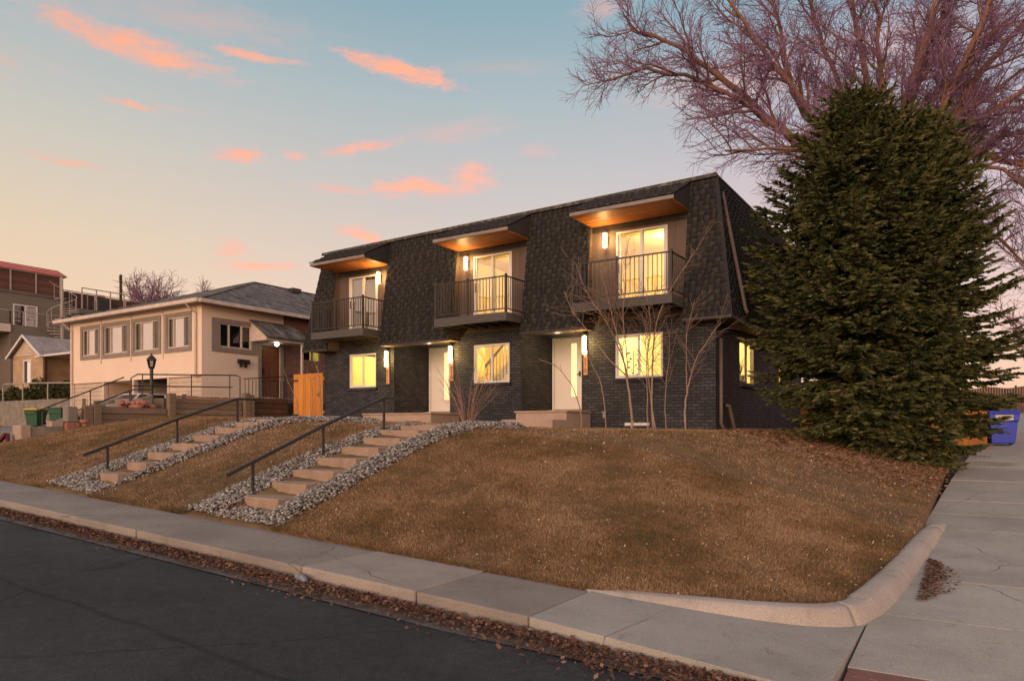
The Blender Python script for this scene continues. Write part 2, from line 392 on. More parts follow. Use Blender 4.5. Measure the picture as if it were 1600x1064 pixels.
def asphalt():
    m, N, b, out = newmat('asphalt')
    p = N.n('ShaderNodeNewGeometry').outputs['Position']
    big = N.n('ShaderNodeTexNoise', ins={'Vector': p, 'Scale': .5, 'Detail': 6, 'Roughness': .6})
    mid = N.n('ShaderNodeTexNoise', ins={'Vector': p, 'Scale': 9, 'Detail': 5, 'Roughness': .7})
    fine = N.n('ShaderNodeTexVoronoi', ins={'Vector': p, 'Scale': 85.})
    col = ramp(N, big.outputs[0], [(.3, (.034, .035, .037)), (.5, (.043, .0435, .0455)), (.72, (.061, .060, .061))])
    col2 = ramp(N, mid.outputs[0], [(.3, (.75, .75, .75)), (.7, (1.2, 1.2, 1.2))])
    col3 = ramp(N, fine.outputs['Color'], [(.0, (.6, .6, .6)), (.8, (1.15, 1.15, 1.15)), (1., (1.9, 1.85, 1.75))])
    a = N.n('ShaderNodeMix', data_type='RGBA', blend_type='MULTIPLY', ins={'Factor': 1., 6: col, 7: col2}).outputs[2]
    a = N.n('ShaderNodeMix', data_type='RGBA', blend_type='MULTIPLY', ins={'Factor': .9, 6: a, 7: col3}).outputs[2]
    # long wandering cracks, a sealed seam along the lane and worn, dusty patches
    def mul(c, v): return N.n('ShaderNodeMix', data_type='RGBA', blend_type='MULTIPLY', ins={'Factor': 1., 6: c, 7: v}).outputs[2]
    wn = N.n('ShaderNodeTexNoise', ins={'Vector': p, 'Scale': 1.1, 'Detail': 6})
    wv = N.n('ShaderNodeMix', data_type='VECTOR', ins={'Factor': .22, 4: p, 5: wn.outputs['Color']}).outputs[1]
    cr = N.n('ShaderNodeTexVoronoi', feature='DISTANCE_TO_EDGE', ins={'Vector': wv, 'Scale': .30})
    a = mul(a, N.n('ShaderNodeMapRange', ins={'Value': cr.outputs['Distance'], 'From Min': .0, 'From Max': .0045, 'To Min': .45, 'To Max': 1.}).outputs[0])
    xyz = N.n('ShaderNodeSeparateXYZ', ins={0: wv})
    dy = N.n('ShaderNodeMath', operation='SUBTRACT', ins={0: xyz.outputs[1], 1: 2.55})
    ab_ = N.n('ShaderNodeMath', operation='ABSOLUTE', ins={0: dy.outputs[0]})
    a = mul(a, N.n('ShaderNodeMapRange', ins={'Value': ab_.outputs[0], 'From Min': .012, 'From Max': .035, 'To Min': .62, 'To Max': 1.}).outputs[0])
    pt = N.n('ShaderNodeTexNoise', ins={'Vector': p, 'Scale': .8, 'Detail': 9, 'Roughness': .72, 'Distortion': .8})
    a = mul(a, ramp(N, pt.outputs[0], [(.28, (.68, .68, .69)), (.46, (1, 1, 1)), (.6, (1.05, 1.03, 1.0)), (.74, (1.6, 1.5, 1.4))]))
    edge = N.n('ShaderNodeMapRange', interpolation_type='SMOOTHSTEP', ins={'Value': xyz.outputs[1], 'From Min': 3.9, 'From Max': 4.5, 'To Min': 1., 'To Max': 1.5}).outputs[0]
    a = mul(a, edge)
    N.l(a, b.inputs['Base Color']); b.inputs['Roughness'].default_value = .85; b.inputs['Specular IOR Level'].default_value = .3
    bp = N.n('ShaderNodeBump', ins={'Height': fine.outputs['Distance'], 'Strength': .6, 'Distance': .012})
    N.l(bp.outputs[0], b.inputs['Normal'])
    return m
M['asphalt'] = asphalt()
# ---------------------------------------------------------------- terrain (z = 0 is the level of the doorsteps' foot)
def street(X):
    """top of the front sidewalk"""
    if X < -20: return -1.66+.0475*20+.035*(-X-20) if X > -90 else -1.66+.95+.035*70
    return -1.66-.0475*min(X, 3.)
def side(Y):
    """side pavement climbing away from the corner"""
    return -1.62+.052*(min(Y, 90)-6.5)
XB_Y = [6.1, 6.35, 6.55, 6.95, 7.6, 9, 11.7, 18.1, 22, 30]
XB_X = [-.9, -.75, -.66, -.60, -.56, -.49, -.40, -.21, -.02, .3]
def xb(Y): return interp(Y, XB_Y, XB_X)
def corner_limit(Y):
    """right limit of the lawn, rounded at the street corner"""
    return min(xb(Y), interp(Y, [6.1, 6.13, 6.2, 6.3, 6.42, 6.75, 7.1, 7.8], [-3.2, -2.7, -1.9, -1.5, -1.15, -.92, -.78, -.62]))
def house_level(X):
    return interp(X, [-19.7, -18, -15, -11.4, -8, -5, 0], [.37, .30, .24, .12, .0, -.04, -.04])
def rise(t):
    t = max(0., min(1., t))
    return interp(t, [0, .06, .2, .4, .6, .8, .92, 1], [0, .07, .24, .475, .705, .90, .975, 1])
def lawn(X, Y):
    run = interp(X, [-19.7, -15, -11.4, -8, -4, 0], [6.2, 4.4, 3.9, 4.3, 6.2, 7.0])
    tf = rise((Y-6.1)/run)
    ts = rise((xb(Y)-X)/4.6)
    e = max(street(X)+.025, side(Y)+.03)
    h = house_level(X)
    z = e+(h-e)*tf*ts
    return z+.012*mnoise.noise((X*.9, Y*.9, 0))+.02*mnoise.noise((X*.3, Y*.3, 3))

def grid(name, xs, ys, zf, mat, kind='structure', xmap=None, smooth=True):
    vs = []; fs = []
    nx, ny = len(xs), len(ys)
    for j, y in enumerate(ys):
        for i, x in enumerate(xs):
            xx = xmap(x, y) if xmap else x
            vs.append((xx, y, zf(xx, y)))
    for j in range(ny-1):
        for i in range(nx-1):
            a = j*nx+i; fs.append((a, a+1, a+nx+1, a+nx))
    mb = MB(); mb.v = vs; mb.f = fs
    return mb.build(name, mat, kind=kind, smooth=smooth, origin=(0, 0, 0))

def fr_(a, b, n): return list(np.linspace(a, b, n))
def ground_z(X, Y):
    k = interp(X, [-15, -6], [.015, .052])
    return street(X)-.30+k*max(0, min(Y, 90)-6.5)
gx = [-400, -250, -150]+fr_(-100, 20, 61)+[40, 80, 150, 250, 400]
gy = [-400, -200, -100, -50, -20]+fr_(-10, 70, 41)+[100, 150, 250, 400]
grid('ground', gx, gy, ground_z, M['ground'])

def kerb_drop(X): return interp(X, [-3.6, -.8], [.125, .05])
grid('road', fr_(-110, 60, 120), [-9, -5, -1, 2.2, 3.4, 4.0, 4.57], lambda x, y: street(x)-kerb_drop(x)-.004-.01*max(0, (4.5-y)/8), M['asphalt'])
def sroad(x, y): return side(max(y, 4.4))-.17
grid('side_street', fr_(2.4, 10, 5), fr_(4.56, 80, 40), sroad, M['asphalt'])
grid('gutter', fr_(-60, 2.4, 64), [4.555, 4.8, 5.06], lambda x, y: street(x)-kerb_drop(x)+.006-.02*max(0, 1-abs(y-4.8)/.24), M['gutter'])

# front sidewalk: slabs about 1.5 m long with open joints
mb = MB()
x = -58.
while x < -3.1:
    x1 = min(x+rnd.choice([1.5, 2.9, 3.0, 3.05]), -3.06)
    if x1 > -3.5: x1 = -3.06
    dz = rnd.uniform(-.006, .006); g = .007
    y0 = 5.0+rnd.uniform(-.012, .012)
    a, b = x+g, x1-g
    mb.hexa([(a, y0, street(a)-.3), (b, y0, street(b)-.3), (b, 6.14, street(b)-.3), (a, 6.14, street(a)-.3)],
            [(a, y0, street(a)+dz), (b, y0, street(b)+dz), (b, 6.14, street(b)+dz), (a, 6.14, street(a)+dz)])
    x = x1
mb.build('sidewalk', M['concrete'], kind='structure', bevel=.018, origin=(0, 0, 0))
# corner pad, ramp pad and the side pavement
mb = MB()
def slab(p, zf, th=.28):
    mb.hexa([(a, b, zf(a, b)-th) for a, b in p], [(a, b, zf(a, b)) for a, b in p])
slab([(-3.045, 4.98), (-.80, 4.76), (-.79, 6.62), (-3.045, 6.30)], lambda x, y: street(x)+.002)
slab([(-.775, 5.56), (1.9, 5.56), (1.9, 6.98), (-.775, 6.98)], lambda x, y: side(y)+.0)
yy = 6.995
for L in (1.45, 1.5, 1.6, 1.35, 1.5, 1.55, 1.5, 1.6, 1.5, 1.5, 1.5):
    y1 = yy+L; dz = rnd.uniform(-.006, .006)
    slab([(xb(yy)-.25, yy), (1.9, yy), (1.9, y1-.016), (xb(y1)-.25, y1-.016)], lambda x, y: side(y)+dz)
    yy = y1
slab([(xb(yy)-.1, yy), (3.2, yy), (3.2, yy+60), (.6, yy+60)], lambda x, y: side(y)-.01)
mb.build('corner_pavement', M['concrete_near'], kind='structure', bevel=.005, origin=(0, 0, 0))
mb = MB()
slab([(-.76, 4.66), (1.9, 4.5), (1.9, 5.545), (-.765, 5.545)], lambda x, y: -1.672-.06*(5.55-y)/.9)
for i in range(26):
    for j in range(7):
        x, y = -.70+i*.1, 4.72+j*.115
        z = -1.672-.06*(5.55-y)/.9
        mb.hexa([(x-.03, y-.03, z), (x+.03, y-.03, z), (x+.03, y+.03, z), (x-.03, y+.03, z)],
                [(x-.02, y-.02, z+.006), (x+.02, y-.02, z+.006), (x+.02, y+.02, z+.006), (x-.02, y+.02, z+.006)])
mb.build('tactile_paving', M['tactile'], kind='structure', origin=(0, 0, 0))

# raised lawn kerb that wraps the corner
path = [(-3.25, 6.14, .0), (-2.9, 6.13, .025), (-2.4, 6.16, .07), (-1.9, 6.20, .11), (-1.5, 6.26, .14), (-1.2, 6.36, .16), (-.99, 6.52, .175), (-.86, 6.76, .18),
        (-.78, 7.12, .18), (-.70, 7.8, .17), (-.62, 8.8, .15), (-.55, 10, .13), (-.49, 11.0, .09), (-.45, 11.6, .05), (-.43, 11.95, .0)]
def smooth_path(p, n=6):
    out = []
    for i in range(len(p)-1):
        p0 = p[max(i-1, 0)]; p1 = p[i]; p2 = p[i+1]; p3 = p[min(i+2, len(p)-1)]
        for k in range(n):
            t = k/n
            out.append(tuple(.5*((2*b)+(-a+c)*t+(2*a-5*b+4*c-d)*t*t+(-a+3*b-3*c+d)*t**3) for a, b, c, d in zip(p0, p1, p2, p3)))
    out.append(tuple(p[-1])); return out
sp = smooth_path(path, 5)
mb = MB(); ring = []
prof = [(-.16, -.25), (-.155, .93), (-.10, 1.02), (.0, .99), (.035, .93), (.075, .62), (.115, .22), (.135, -.25)]   # (outward, fraction of height)
for i, (x, y, h) in enumerate(sp):
    a = Vector(sp[max(i-1, 0)][:2]); b = Vector(sp[min(i+1, len(sp)-1)][:2]); t = (b-a).normalized()
    nrm = Vector((t.y, -t.x))
    w = interp(h, [0, .1, .18], [.7, .85, .98])
    base = max(street(x), side(y)) if y > 6.9 else street(x)
    for o_, hf in prof:
        mb.v.append((x+nrm.x*o_*w, y+nrm.y*o_*w, base-.05+(h*.8+.055)*hf if hf > 0 else base-.16))
n = len(prof); V_ = mb.v
for i0, i1 in ((0, 32), (32, 62), (62, len(sp)-1)):      # cast in three lengths with open joints
    mb = MB()
    for i in range(i0, i1+1):
        q = .0 if i not in (i0, i1) else .004
        for k in range(n):
            v = V_[i*n+k]; e = mnoise.noise((v[0]*5, v[1]*5, v[2]*5))*.006+mnoise.noise((v[0]*22, v[1]*22, v[2]*22))*.003
            if i == i1 and i1 < len(sp)-1: v = tuple(lerp(V_[(i-1)*n+k][c], v[c], .72) for c in range(3))
            mb.v.append((v[0]+e, v[1]+e, v[2]+e*.8))
    for i in range(i1-i0):
        for k in range(n-1): mb.f.append((i*n+k, (i+1)*n+k, (i+1)*n+k+1, i*n+k+1))
    mb.f.append(tuple(range(n))); mb.f.append(tuple((i1-i0)*n+k for k in range(n-1, -1, -1)))
    mb.build('kerb', M['kerb_conc'], kind='structure', smooth=True, origin=(0, 0, 0))

# lawn
def xm(s, y): return -19.62+s*(corner_limit(y)+19.62)
ly = [6.085, 6.09]+fr_(6.1, 6.9, 7)+fr_(7.05, 13, 31)+fr_(13.3, 27.2, 40)
def lawn_edge(x, y): return lawn(x, y)-(.22 if y < 6.0895 or x > corner_limit(y)-.0005 else 0)      # turned-down rim
grid('lawn', fr_(0, .9994, 110)+[1.], ly, lawn_edge, M['soil'], xmap=xm)

# gravel beds either side of the two flights of steps
BEDS = [  # y list, left x list, right x list, step x0, x1
    dict(y=[6.15, 8, 9.5, 10.6, 11.6], l=[-9.45, -9.3, -9.12, -9.0, -8.9], r=[-7.5, -7.5, -7.55, -7.45, -7.1], s0=-8.8, s1=-7.97, y0=6.5, n=9, tread=.488),
    dict(y=[6.15, 7.2, 9, 10.3, 11.3], l=[-13.5, -13.3, -13.15, -13.1, -12.7], r=[-12.0, -11.65, -11.6, -11.5, -10.5], s0=-12.75, s1=-11.98, y0=6.55, n=9, tread=.47)]
def in_bed(x, y, pad=0):
    for b in BEDS:
        if b['y'][0]-.1 <= y <= b['y'][-1] and interp(y, b['y'], b['l'])-pad < x < interp(y, b['y'], b['r'])+pad: return True
    return False

ico = bmesh.new(); bmesh.ops.create_icosphere(ico, subdivisions=1, radius=1)
IV = np.array([v.co[:] for v in ico.verts]); IT = np.array([[v.index for v in f.verts] for f in ico.faces]); ico.free()
def stones(name, pts, size, mat, flat=.6, **kw):
    V = []; T = []
    for k, (x, y, z) in enumerate(pts):
        s = size*rng.uniform(.55, 1.35)
        v = IV*(1+rng.uniform(-.22, .22, (len(IV), 1)))*np.array([s*rng.uniform(.8, 1.3), s*rng.uniform(.7, 1.1), s*rng.uniform(flat*.8, flat*1.2)])
        a, b = rng.uniform(0, 6.28), rng.uniform(-.5, .5)
        ca, sa, cb, sb = math.cos(a), math.sin(a), math.cos(b), math.sin(b)
        v = v @ np.array([[1, 0, 0], [0, cb, -sb], [0, sb, cb]]) @ np.array([[ca, -sa, 0], [sa, ca, 0], [0, 0, 1]])
        V.append(v+np.array([x, y, z])); T.append(IT+k*len(IV))
    return np_mesh_idx(name, np.concatenate(V), np.concatenate(T), mat, **kw)

for bi, b in enumerate(BEDS):
    pts = []
    y_top = b['y'][-1]
    while len(pts) < 11500:
        y = rng.uniform(b['y'][0], y_top); x = rng.uniform(-13.6, -6.9)
        if not (interp(y, b['y'], b['l']) < x < interp(y, b['y'], b['r'])): continue
        if b['s0']-.02 < x < b['s1']+.02 and b['y0']-.1 < y < b['y0']+b['n']*b['tread']: continue
        md = .085*sstep((x-b['s1']+.05)/.22)*sstep((interp(y, b['y'], b['r'])-x)/.25+.25)*sstep((y-6.1)/.5)+.03*sstep((b['s0']-x)/.3)      # heaped against the treads
        pts.append((x, y, lawn(x, y)+md+rng.uniform(-.01, .05)))
    stones('gravel', pts, .0225, M['gravel'], kind='stuff', label=['grey and white river gravel beside the right hand lawn steps', 'grey and white river gravel beside the left hand lawn steps'][bi], cat='gravel', origin=(0, 0, 0))
    # steps: rough sandstone treads, flight is one thing
    t = thing('garden_steps', ['sandstone lawn steps climbing to the middle of the dark townhouse, beside the nearer handrail', 'sandstone lawn steps farther left, nearer the beige house'][bi], 'steps',
              (b['s0'], b['y0'], lawn(-8, 6.2)), group='stone steps up the front lawn')
    for k in range(b['n']):
        ya = b['y0']+k*b['tread']; xa = b['s0']+rnd.uniform(-.03, .03); xe = b['s1']+rnd.uniform(-.03, .05)
        zt = lawn((xa+xe)/2, ya+b['tread']*.5)+.055
        if k == b['n']-1: zt += .01
        mb = MB(); nx = 7
        front = [(xe-xa)*i/nx+xa for i in range(nx+1)]
        top = []; bot = []
        for i, x in enumerate(front):
            e = rnd.uniform(-.014, .014)+(.10*(1-sstep((x-xa)/.25)) if k < 2 else 0)
            top.append((x, ya+e, zt+rnd.uniform(-.006, .006))); bot.append((x+rnd.uniform(-.01, .01), ya+e+rnd.uniform(-.01, .02), zt-.26))
        back = [(x, ya+.52, zt) for x in front]
        i0 = len(mb.v); mb.v += top+bot+back+[(x, ya+.52, zt-.26) for x in front]; m_ = nx+1
        for i in range(nx):
            mb.f.append((i0+m_+i, i0+m_+i+1, i0+i+1, i0+i)); mb.f.append((i0+i, i0+i+1, i0+2*m_+i+1, i0+2*m_+i))
        mb.f.append((i0, i0+2*m_, i0+3*m_, i0+m_)); mb.f.append((i0+nx, i0+m_+nx, i0+3*m_+nx, i0+2*m_+nx))
        mb.f.append(tuple(i0+2*m_+q for q in (0,))+tuple(i0+2*m_+q for q in range(1, m_))+tuple(i0+3*m_+q for q in range(m_-1, -1, -1)))
        mb.build('step', M['step_stone'], t, bevel=.012)

def rail(label, x, posts, ends):
    t = thing('handrail', label, 'handrail', (x, posts[0][0], lawn(x, posts[0][0])), group='dark handrails by the lawn steps')
    mb = MB()
    pts = [ends[0]]+[(y, z) for y, z in posts]+[ends[1]]
    for a, b_ in zip(pts, pts[1:]): mb.bar((x, a[0], a[1]), (x, b_[0], b_[1]), .045, .05)
    mb.build('rail', M['black_metal'], t, bevel=.006)
    for y, z in posts:
        p = MB(); p.bar((x, y, lawn(x, y)-.1), (x, y, z-.02), .032); p.build('post', M['black_metal'], t)
rail('dark metal handrail on the right, beside the nearer lawn steps', -8.9, [(6.83, -.485), (8.18, .05), (9.6, .547)], [(6.4, -.65), (10.1, .55)])
rail('dark metal handrail on the left, beside the farther lawn steps', -12.9, [(6.86, -.304), (8.18, .184), (9.52, .62)], [(6.45, -.45), (9.95, .62)])

# lawn blades, gutter leaves, litter ---------------------------------
lx = np.linspace(-19.7, .4, 202); lyy = np.linspace(6.0, 27.2, 213)
LZ = np.array([[lawn(x, y) for x in lx] for y in lyy])
def lawn_np(x, y):
    fx = np.clip((x-lx[0])/(lx[1]-lx[0]), 0, len(lx)-1.001); fy = np.clip((y-lyy[0])/(lyy[1]-lyy[0]), 0, len(lyy)-1.001)
    i = fx.astype(int); j = fy.astype(int); a = fx-i; b = fy-j
    return (LZ[j, i]*(1-a)+LZ[j, i+1]*a)*(1-b)+(LZ[j+1, i]*(1-a)+LZ[j+1, i+1]*a)*b
def bed_mask(x, y, pad=0):
    m = np.zeros(len(x), bool)
    for b in BEDS:
        m |= (y < b['y'][-1]) & (x > np.interp(y, b['y'], b['l'])-pad) & (x < np.interp(y, b['y'], b['r'])+pad)
    return m
def cl(y): return np.minimum(np.interp(y, XB_Y, XB_X), np.interp(y, [6.1, 6.13, 6.2, 6.3, 6.42, 6.75, 7.1, 7.8], [-3.2, -2.7, -1.9, -1.5, -1.15, -.92, -.78, -.62]))
def scatter(n, x0, x1, y0, y1):
    x = rng.uniform(x0, x1, n); y = rng.uniform(y0, y1, n)
    keep = (x < cl(y)-.02) & ~bed_mask(x, y, -.06) & ~((x > -18.05) & (x < -5.05) & (y > 16.5))
    return x[keep], y[keep]
def blades(x, y, z, h, w, lean=.7):
    n = len(x)
    a = rng.uniform(0, 2*np.pi, n); hh = h*rng.uniform(.5, 1.4, n); ww = w*rng.uniform(.6, 1.3, n)
    la = rng.uniform(0, 2*np.pi, n); ll = hh*lean*rng.uniform(.2, 1.4, n)
    dx, dy = np.cos(a)*ww/2, np.sin(a)*ww/2
    v = np.empty((n, 3, 3))
    v[:, 0] = np.stack([x-dx, y-dy, z-.005], 1); v[:, 1] = np.stack([x+dx, y+dy, z-.005], 1)
    v[:, 2] = np.stack([x+np.cos(la)*ll, y+np.sin(la)*ll, z+hh], 1)
    return v.reshape(-1, 3)
parts = []
for n, (x0, x1, y0, y1), h, w in ((400000, (-9.5, -.5, 6.1, 10.5), .026, .009), (130000, (-19.6, -9.5, 6.1, 10.5), .029, .011),
                                  (150000, (-19.6, -.2, 10.5, 16.6), .030, .012), (26000, (-5.1, .2, 16.6, 26), .04, .015)):
    x, y = scatter(n, x0, x1, y0, y1)
    dens = np.array([mnoise.noise((a*.8, b*.8, 5.)) for a, b in zip(x, y)])
    keep = rng.uniform(0, 1, len(x)) < .78+.5*dens
    x, y = x[keep], y[keep]
    parts.append(blades(x, y, lawn_np(x, y), h*(1+.35*dens[keep]), w, .9))
x = rng.uniform(-19.6, -3.1, 26000); y = 6.085+np.abs(rng.normal(0, .05, 26000)); k = ~bed_mask(x, y, -.06); x, y = x[k], y[k]      # ragged turf edge over the sidewalk
v = blades(x, y, lawn_np(x, y)-.02, .04, .011, 1.1); v[2::3, 1] -= rng.uniform(0, .05, len(x)); parts.append(v)
np_mesh('grass', np.concatenate(parts), 3, M['grass'], kind='stuff', label='dry brown winter lawn on the slope below the dark townhouse', cat='grass', origin=(0, 0, 0))

def leaves(name, x, y, z, size, mat, label, tilt=.5):
    n = len(x); a = rng.uniform(0, 2*np.pi, n); s = size*rng.uniform(.5, 1.3, n)
    t1 = rng.normal(0, tilt, n); t2 = rng.normal(0, tilt, n)
    ux = np.stack([np.cos(a), np.sin(a), t1], 1)*s[:, None]; uy = np.stack([-np.sin(a), np.cos(a), t2], 1)*(s*rng.uniform(.4, .8, n))[:, None]
    p = np.stack([x, y, z+.01+.25*s], 1)
    v = np.empty((n, 4, 3)); v[:, 0] = p-ux; v[:, 1] = p-uy*.9+ux*.1; v[:, 2] = p+ux; v[:, 3] = p+uy
    return np_mesh(name, v.reshape(-1, 3), 4, mat, kind='stuff', label=label, cat='leaves', origin=(0, 0, 0))
x, y = scatter(8000, -15, -.5, 6.15, 14.5)
leaves('lawn_leaves', x, y, lawn_np(x, y)+.015, .0145, M['leaf_pale'], 'pale fallen leaf scraps scattered over the brown lawn')
# gutter
n = 26000; x = rng.uniform(-24, .4, n)
wv = np.interp(x, [-16, -9, -4], [.10, .15, .19])+.10*np.array([mnoise.noise((q*.6, 0, 0)) for q in x])+.05*np.array([mnoise.noise((q*2.1, 4, 0)) for q in x])
y = 4.955-np.abs(rng.normal(0, 1, n))*wv-.02-np.interp(x, [-3, -1], [0, .17])
zz = np.array([street(q)-kerb_drop(q) for q in x])+rng.uniform(0, .03, n)
leaves('gutter_leaves', x, y, zz, .021, M['leaf'], 'red brown dead leaves drifted along the gutter', .35)
# dead leaves in the corner of the side pavement and the foot of the steps
n = 900; x = -.47+np.abs(rng.normal(0, .13, n)); y = rng.uniform(7.5, 9.4, n); k = x < -.47+.34*np.sin((y-7.5)/1.9*np.pi)+.02
x, y = x[k], y[k]
leaves('pavement_leaves', x, y, np.array([side(q) for q in y])+rng.uniform(0, .015, len(x)), .022, M['leaf'], 'small drift of dead leaves against the lawn kerb', .3)
n = 260; x = rng.uniform(-9.3, -8.7, n); y = 6.22+np.abs(rng.normal(0, .12, n))
leaves('step_leaves', x, y, np.array([lawn(a, b) for a, b in zip(x, y)])+.03, .028, M['leaf'], 'dead leaves gathered at the foot of the nearer steps', .3)
# litter under the spruce
n = 9000; x = rng.uniform(-4.6, .3, n); y = rng.uniform(13.2, 25.8, n)
d = np.hypot((x+1.9)/3.0, (y-17.6)/3.6); k = (d < 1.05+.2*rng.normal(0, 1, n)) & (x < cl(y)+.12)
x, y = x[k], y[k]
leaves('spruce_litter', x, y, lawn_np(x, y)+.01, .045, M['litter'], 'tan needle and leaf litter under the spruce', .3)
# ---------------------------------------------------------------- dark townhouse
XL, XR, YF, YB = -18.0, -5.1, 16.6, 26.2
ZM = 2.52                       # lower edge of the mansard
def sag(X): return 1-.0021*(-5.5-X)      # the long eaves drop a little to the left
def top(X): return 5.83*sag(X)
OPEN = [(-17.33, -15.13), (-12.47, -10.12), (-8.25, -5.72)]      # balcony bays
REC = [(-14.94, -12.83), (-10.37, -8.57)]                        # entry recesses
WIN = [(-16.87, -15.72, 1.30, 2.36), (-11.99, -10.78, 1.28, 2.36), (-7.63, -6.38, 1.26, 2.34)]
DOOR2 = [(-16.87, -15.65), (-11.99, -10.70), (-7.60, -6.26)]
F = ('F', YF); RW = ('R', XR)
SIDEWIN = [(18.58, 20.05, 1.16, 2.30), (22.9, 23.9, 1.25, 2.25)]
TH = thing('townhouse', 'long dark brick townhouse with shingled mansard storey, three lit balconies and white entry doors', 'building', (-11.5, 21, 0))

mb = MB()
ops = [w for w in WIN]+[(a, b, -.35, 2.62) for a, b in REC]
wall(mb, F, XL, XR, -.5, 2.76, ops, .12)
wall(mb, RW, YF, YB, -1.6, 2.76, SIDEWIN, .12)
mb.quad((XL, YF, -.5), (XL, YF, 2.76), (XL, YB, 2.76), (XL, YB, -.5))
mb.quad((XL, YB, -1.6), (XR, YB, -1.6), (XR, YB, 5.6), (XL, YB, 5.6))
for a, b in REC:        # side walls of the recesses
    mb.quad((a, YF+.12, -.35), (a, 18.25, -.35), (a, 18.25, 2.76), (a, YF+.12, 2.76))
    mb.quad((b, YF+.12, -.35), (b, 18.25, -.35), (b, 18.25, 2.76), (b, YF+.12, 2.76))
    mb.quad((a, 18.25, -.3), (b, 18.25, -.3), (b, 18.25, 2.76), (a, 18.25, 2.76))
for a, b in ((-18.0, -17.4),): pass
mb.build('brick_wall', M['brick_dark'], TH)
# projecting brick piers beside the recesses
for a, b in REC:
    mb = MB(); mb.box(a-.10, a-.004, YF-.035, YF+.1, -.45, 2.44); mb.build('brick_pier', M['brick_dark'], TH)
    mb = MB(); mb.box(a, b, YF+.001, 18.24, 2.60, 2.75); mb.build('entry_ceiling', M['dark_trim'], TH)
# brick window sills
for k, w in enumerate(WIN):
    s = MB(); s.box(w[0]-.06, w[1]+.06, YF-.075, YF+.11, w[2]-.085, w[2]-.012)
    s.build('window_sill', M['brick_dark'], TH, bevel=.008)
for w in SIDEWIN:
    s = MB(); s.box(XR-.11, XR+.075, w[0]-.06, w[1]+.06, w[2]-.085, w[2]-.012)
    s.build('window_sill', M['brick_dark'], TH, bevel=.008)

# mansard -----------------------------------------------------------
xbL, xbR = -18.48, -4.62
segs = [(xbL, OPEN[0][0], XL, OPEN[0][0]), (OPEN[0][1], OPEN[1][0])*2, (OPEN[1][1], OPEN[2][0])*2, (OPEN[2][1], xbR, OPEN[2][1], XR)]
for b0, b1, t0, t1 in segs:
    yb = YF+.1; mb = MB()
    mb.hexa([(b0, 16.1, ZM), (b1, 16.1, ZM), (b1, yb, ZM), (b0, yb, ZM)],
            [(t0, YF, top(t0)), (t1, YF, top(t1)), (t1, yb, top(t1)), (t0, yb, top(t0))])
    mans = mb.build('mansard_roof', M['dark_trim'], TH)
mb = MB(); mb.hexa([(XR-.1, 16.12, ZM), (xbR, 16.12, ZM), (xbR, YB+.5, ZM), (XR-.1, YB+.5, ZM)],
        [(XR-.1, YF+.02, top(XR)), (XR, YF+.02, top(XR)), (XR, YB, top(XR)), (XR-.1, YB, top(XR))])
mb.build('mansard_roof', M['dark_trim'], TH)
mb = MB(); mb.hexa([(xbL, 16.12, ZM), (XL+.1, 16.12, ZM), (XL+.1, YB+.5, ZM), (xbL, YB+.5, ZM)],
        [(XL, YF+.02, top(XL)), (XL+.1, YF+.02, top(XL)), (XL+.1, YB, top(XL)), (XL, YB, top(XL))])
mb.build('mansard_roof', M['dark_trim'], TH)

def tabs(P, nrm, rows, urange, uoff=0):
    """laminated shingles: thick tabs staggered over a thin backing course"""
    V = []; V2 = []
    nrm = np.array(nrm)
    for r in range(rows):
        t0 = r/rows; t1 = min((r+1.25)/rows, 1.0)
        u0, u1 = urange(t0)
        u = u0-.36+(.15 if r % 2 else 0)+rnd.uniform(-.02, .02)
        k = 0
        while u < u1:
            thick = k % 2 == 0
            w = (.165 if thick else .13)+rnd.uniform(-.02, .02); k += 1
            a, b = max(u, u0), min(u+w-.002, u1)
            u += w
            if b-a < .015: continue
            th = .028 if thick else .010
            dt = rnd.uniform(-.004, .004)+(-.006 if thick else .002)
            p = [np.array(P(a, t0+dt)), np.array(P(b, t0+dt)), np.array(P(b, t1)), np.array(P(a, t1))]
            o = [p[0]+nrm*th, p[1]+nrm*th, p[2]+nrm*.004, p[3]+nrm*.004]
            (V if thick else V2).extend([o[0], o[1], o[2], o[3], p[0], p[1], o[1], o[0], p[0], o[0], o[3], p[3], o[1], p[1], p[2], o[2]])
    return V, V2
ROWS = 26
def two_course(name, va, vb, parent):
    v1, f1 = weld(va); v2, f2 = weld(vb)
    o = np_mesh_idx(name, np.concatenate([v1, v2]), np.concatenate([f1, f2+len(v1)]), M['shingle'], parent=parent)
    o.data.materials.append(M['shingle_highlight'])
    o.data.polygons.foreach_set('material_index', np.concatenate([np.zeros(len(f1), np.int32), np.ones(len(f2), np.int32)])[:len(o.data.polygons)])
    return o
V = []; VB = []
for b0, b1, t0, t1 in segs:
    def P(u, t): return (u, 16.1+.5*t, ZM+(top(u)-ZM)*t)
    q1, q2 = tabs(P, (0, -.989, .15), ROWS, lambda t: (lerp(b0, t0, t), lerp(b1, t1, t))); V += q1; VB += q2
def P(u, t): return (lerp(xbR, XR, t), u, ZM+(top(XR)-ZM)*t)
q1, q2 = tabs(P, (.989, 0, .15), ROWS, lambda t: (lerp(16.1, YF, t), lerp(YB+.5, YB, t))); V += q1; VB += q2
def weld(V):
    """tabs share corners so that each tab is one loose piece"""
    V = np.asarray(V, np.float64).reshape(-1, 16, 3)
    n = len(V); idx = [0, 1, 2, 3, 4, 5, 12+2, 8+3]
    vv = V[:, idx].reshape(-1, 3)
    f = np.array([[0, 1, 2, 3], [4, 5, 1, 0], [4, 0, 3, 7], [1, 5, 6, 2]])
    F_ = (np.arange(n)[:, None, None]*8+f[None]).reshape(-1, 4)
    return vv, F_
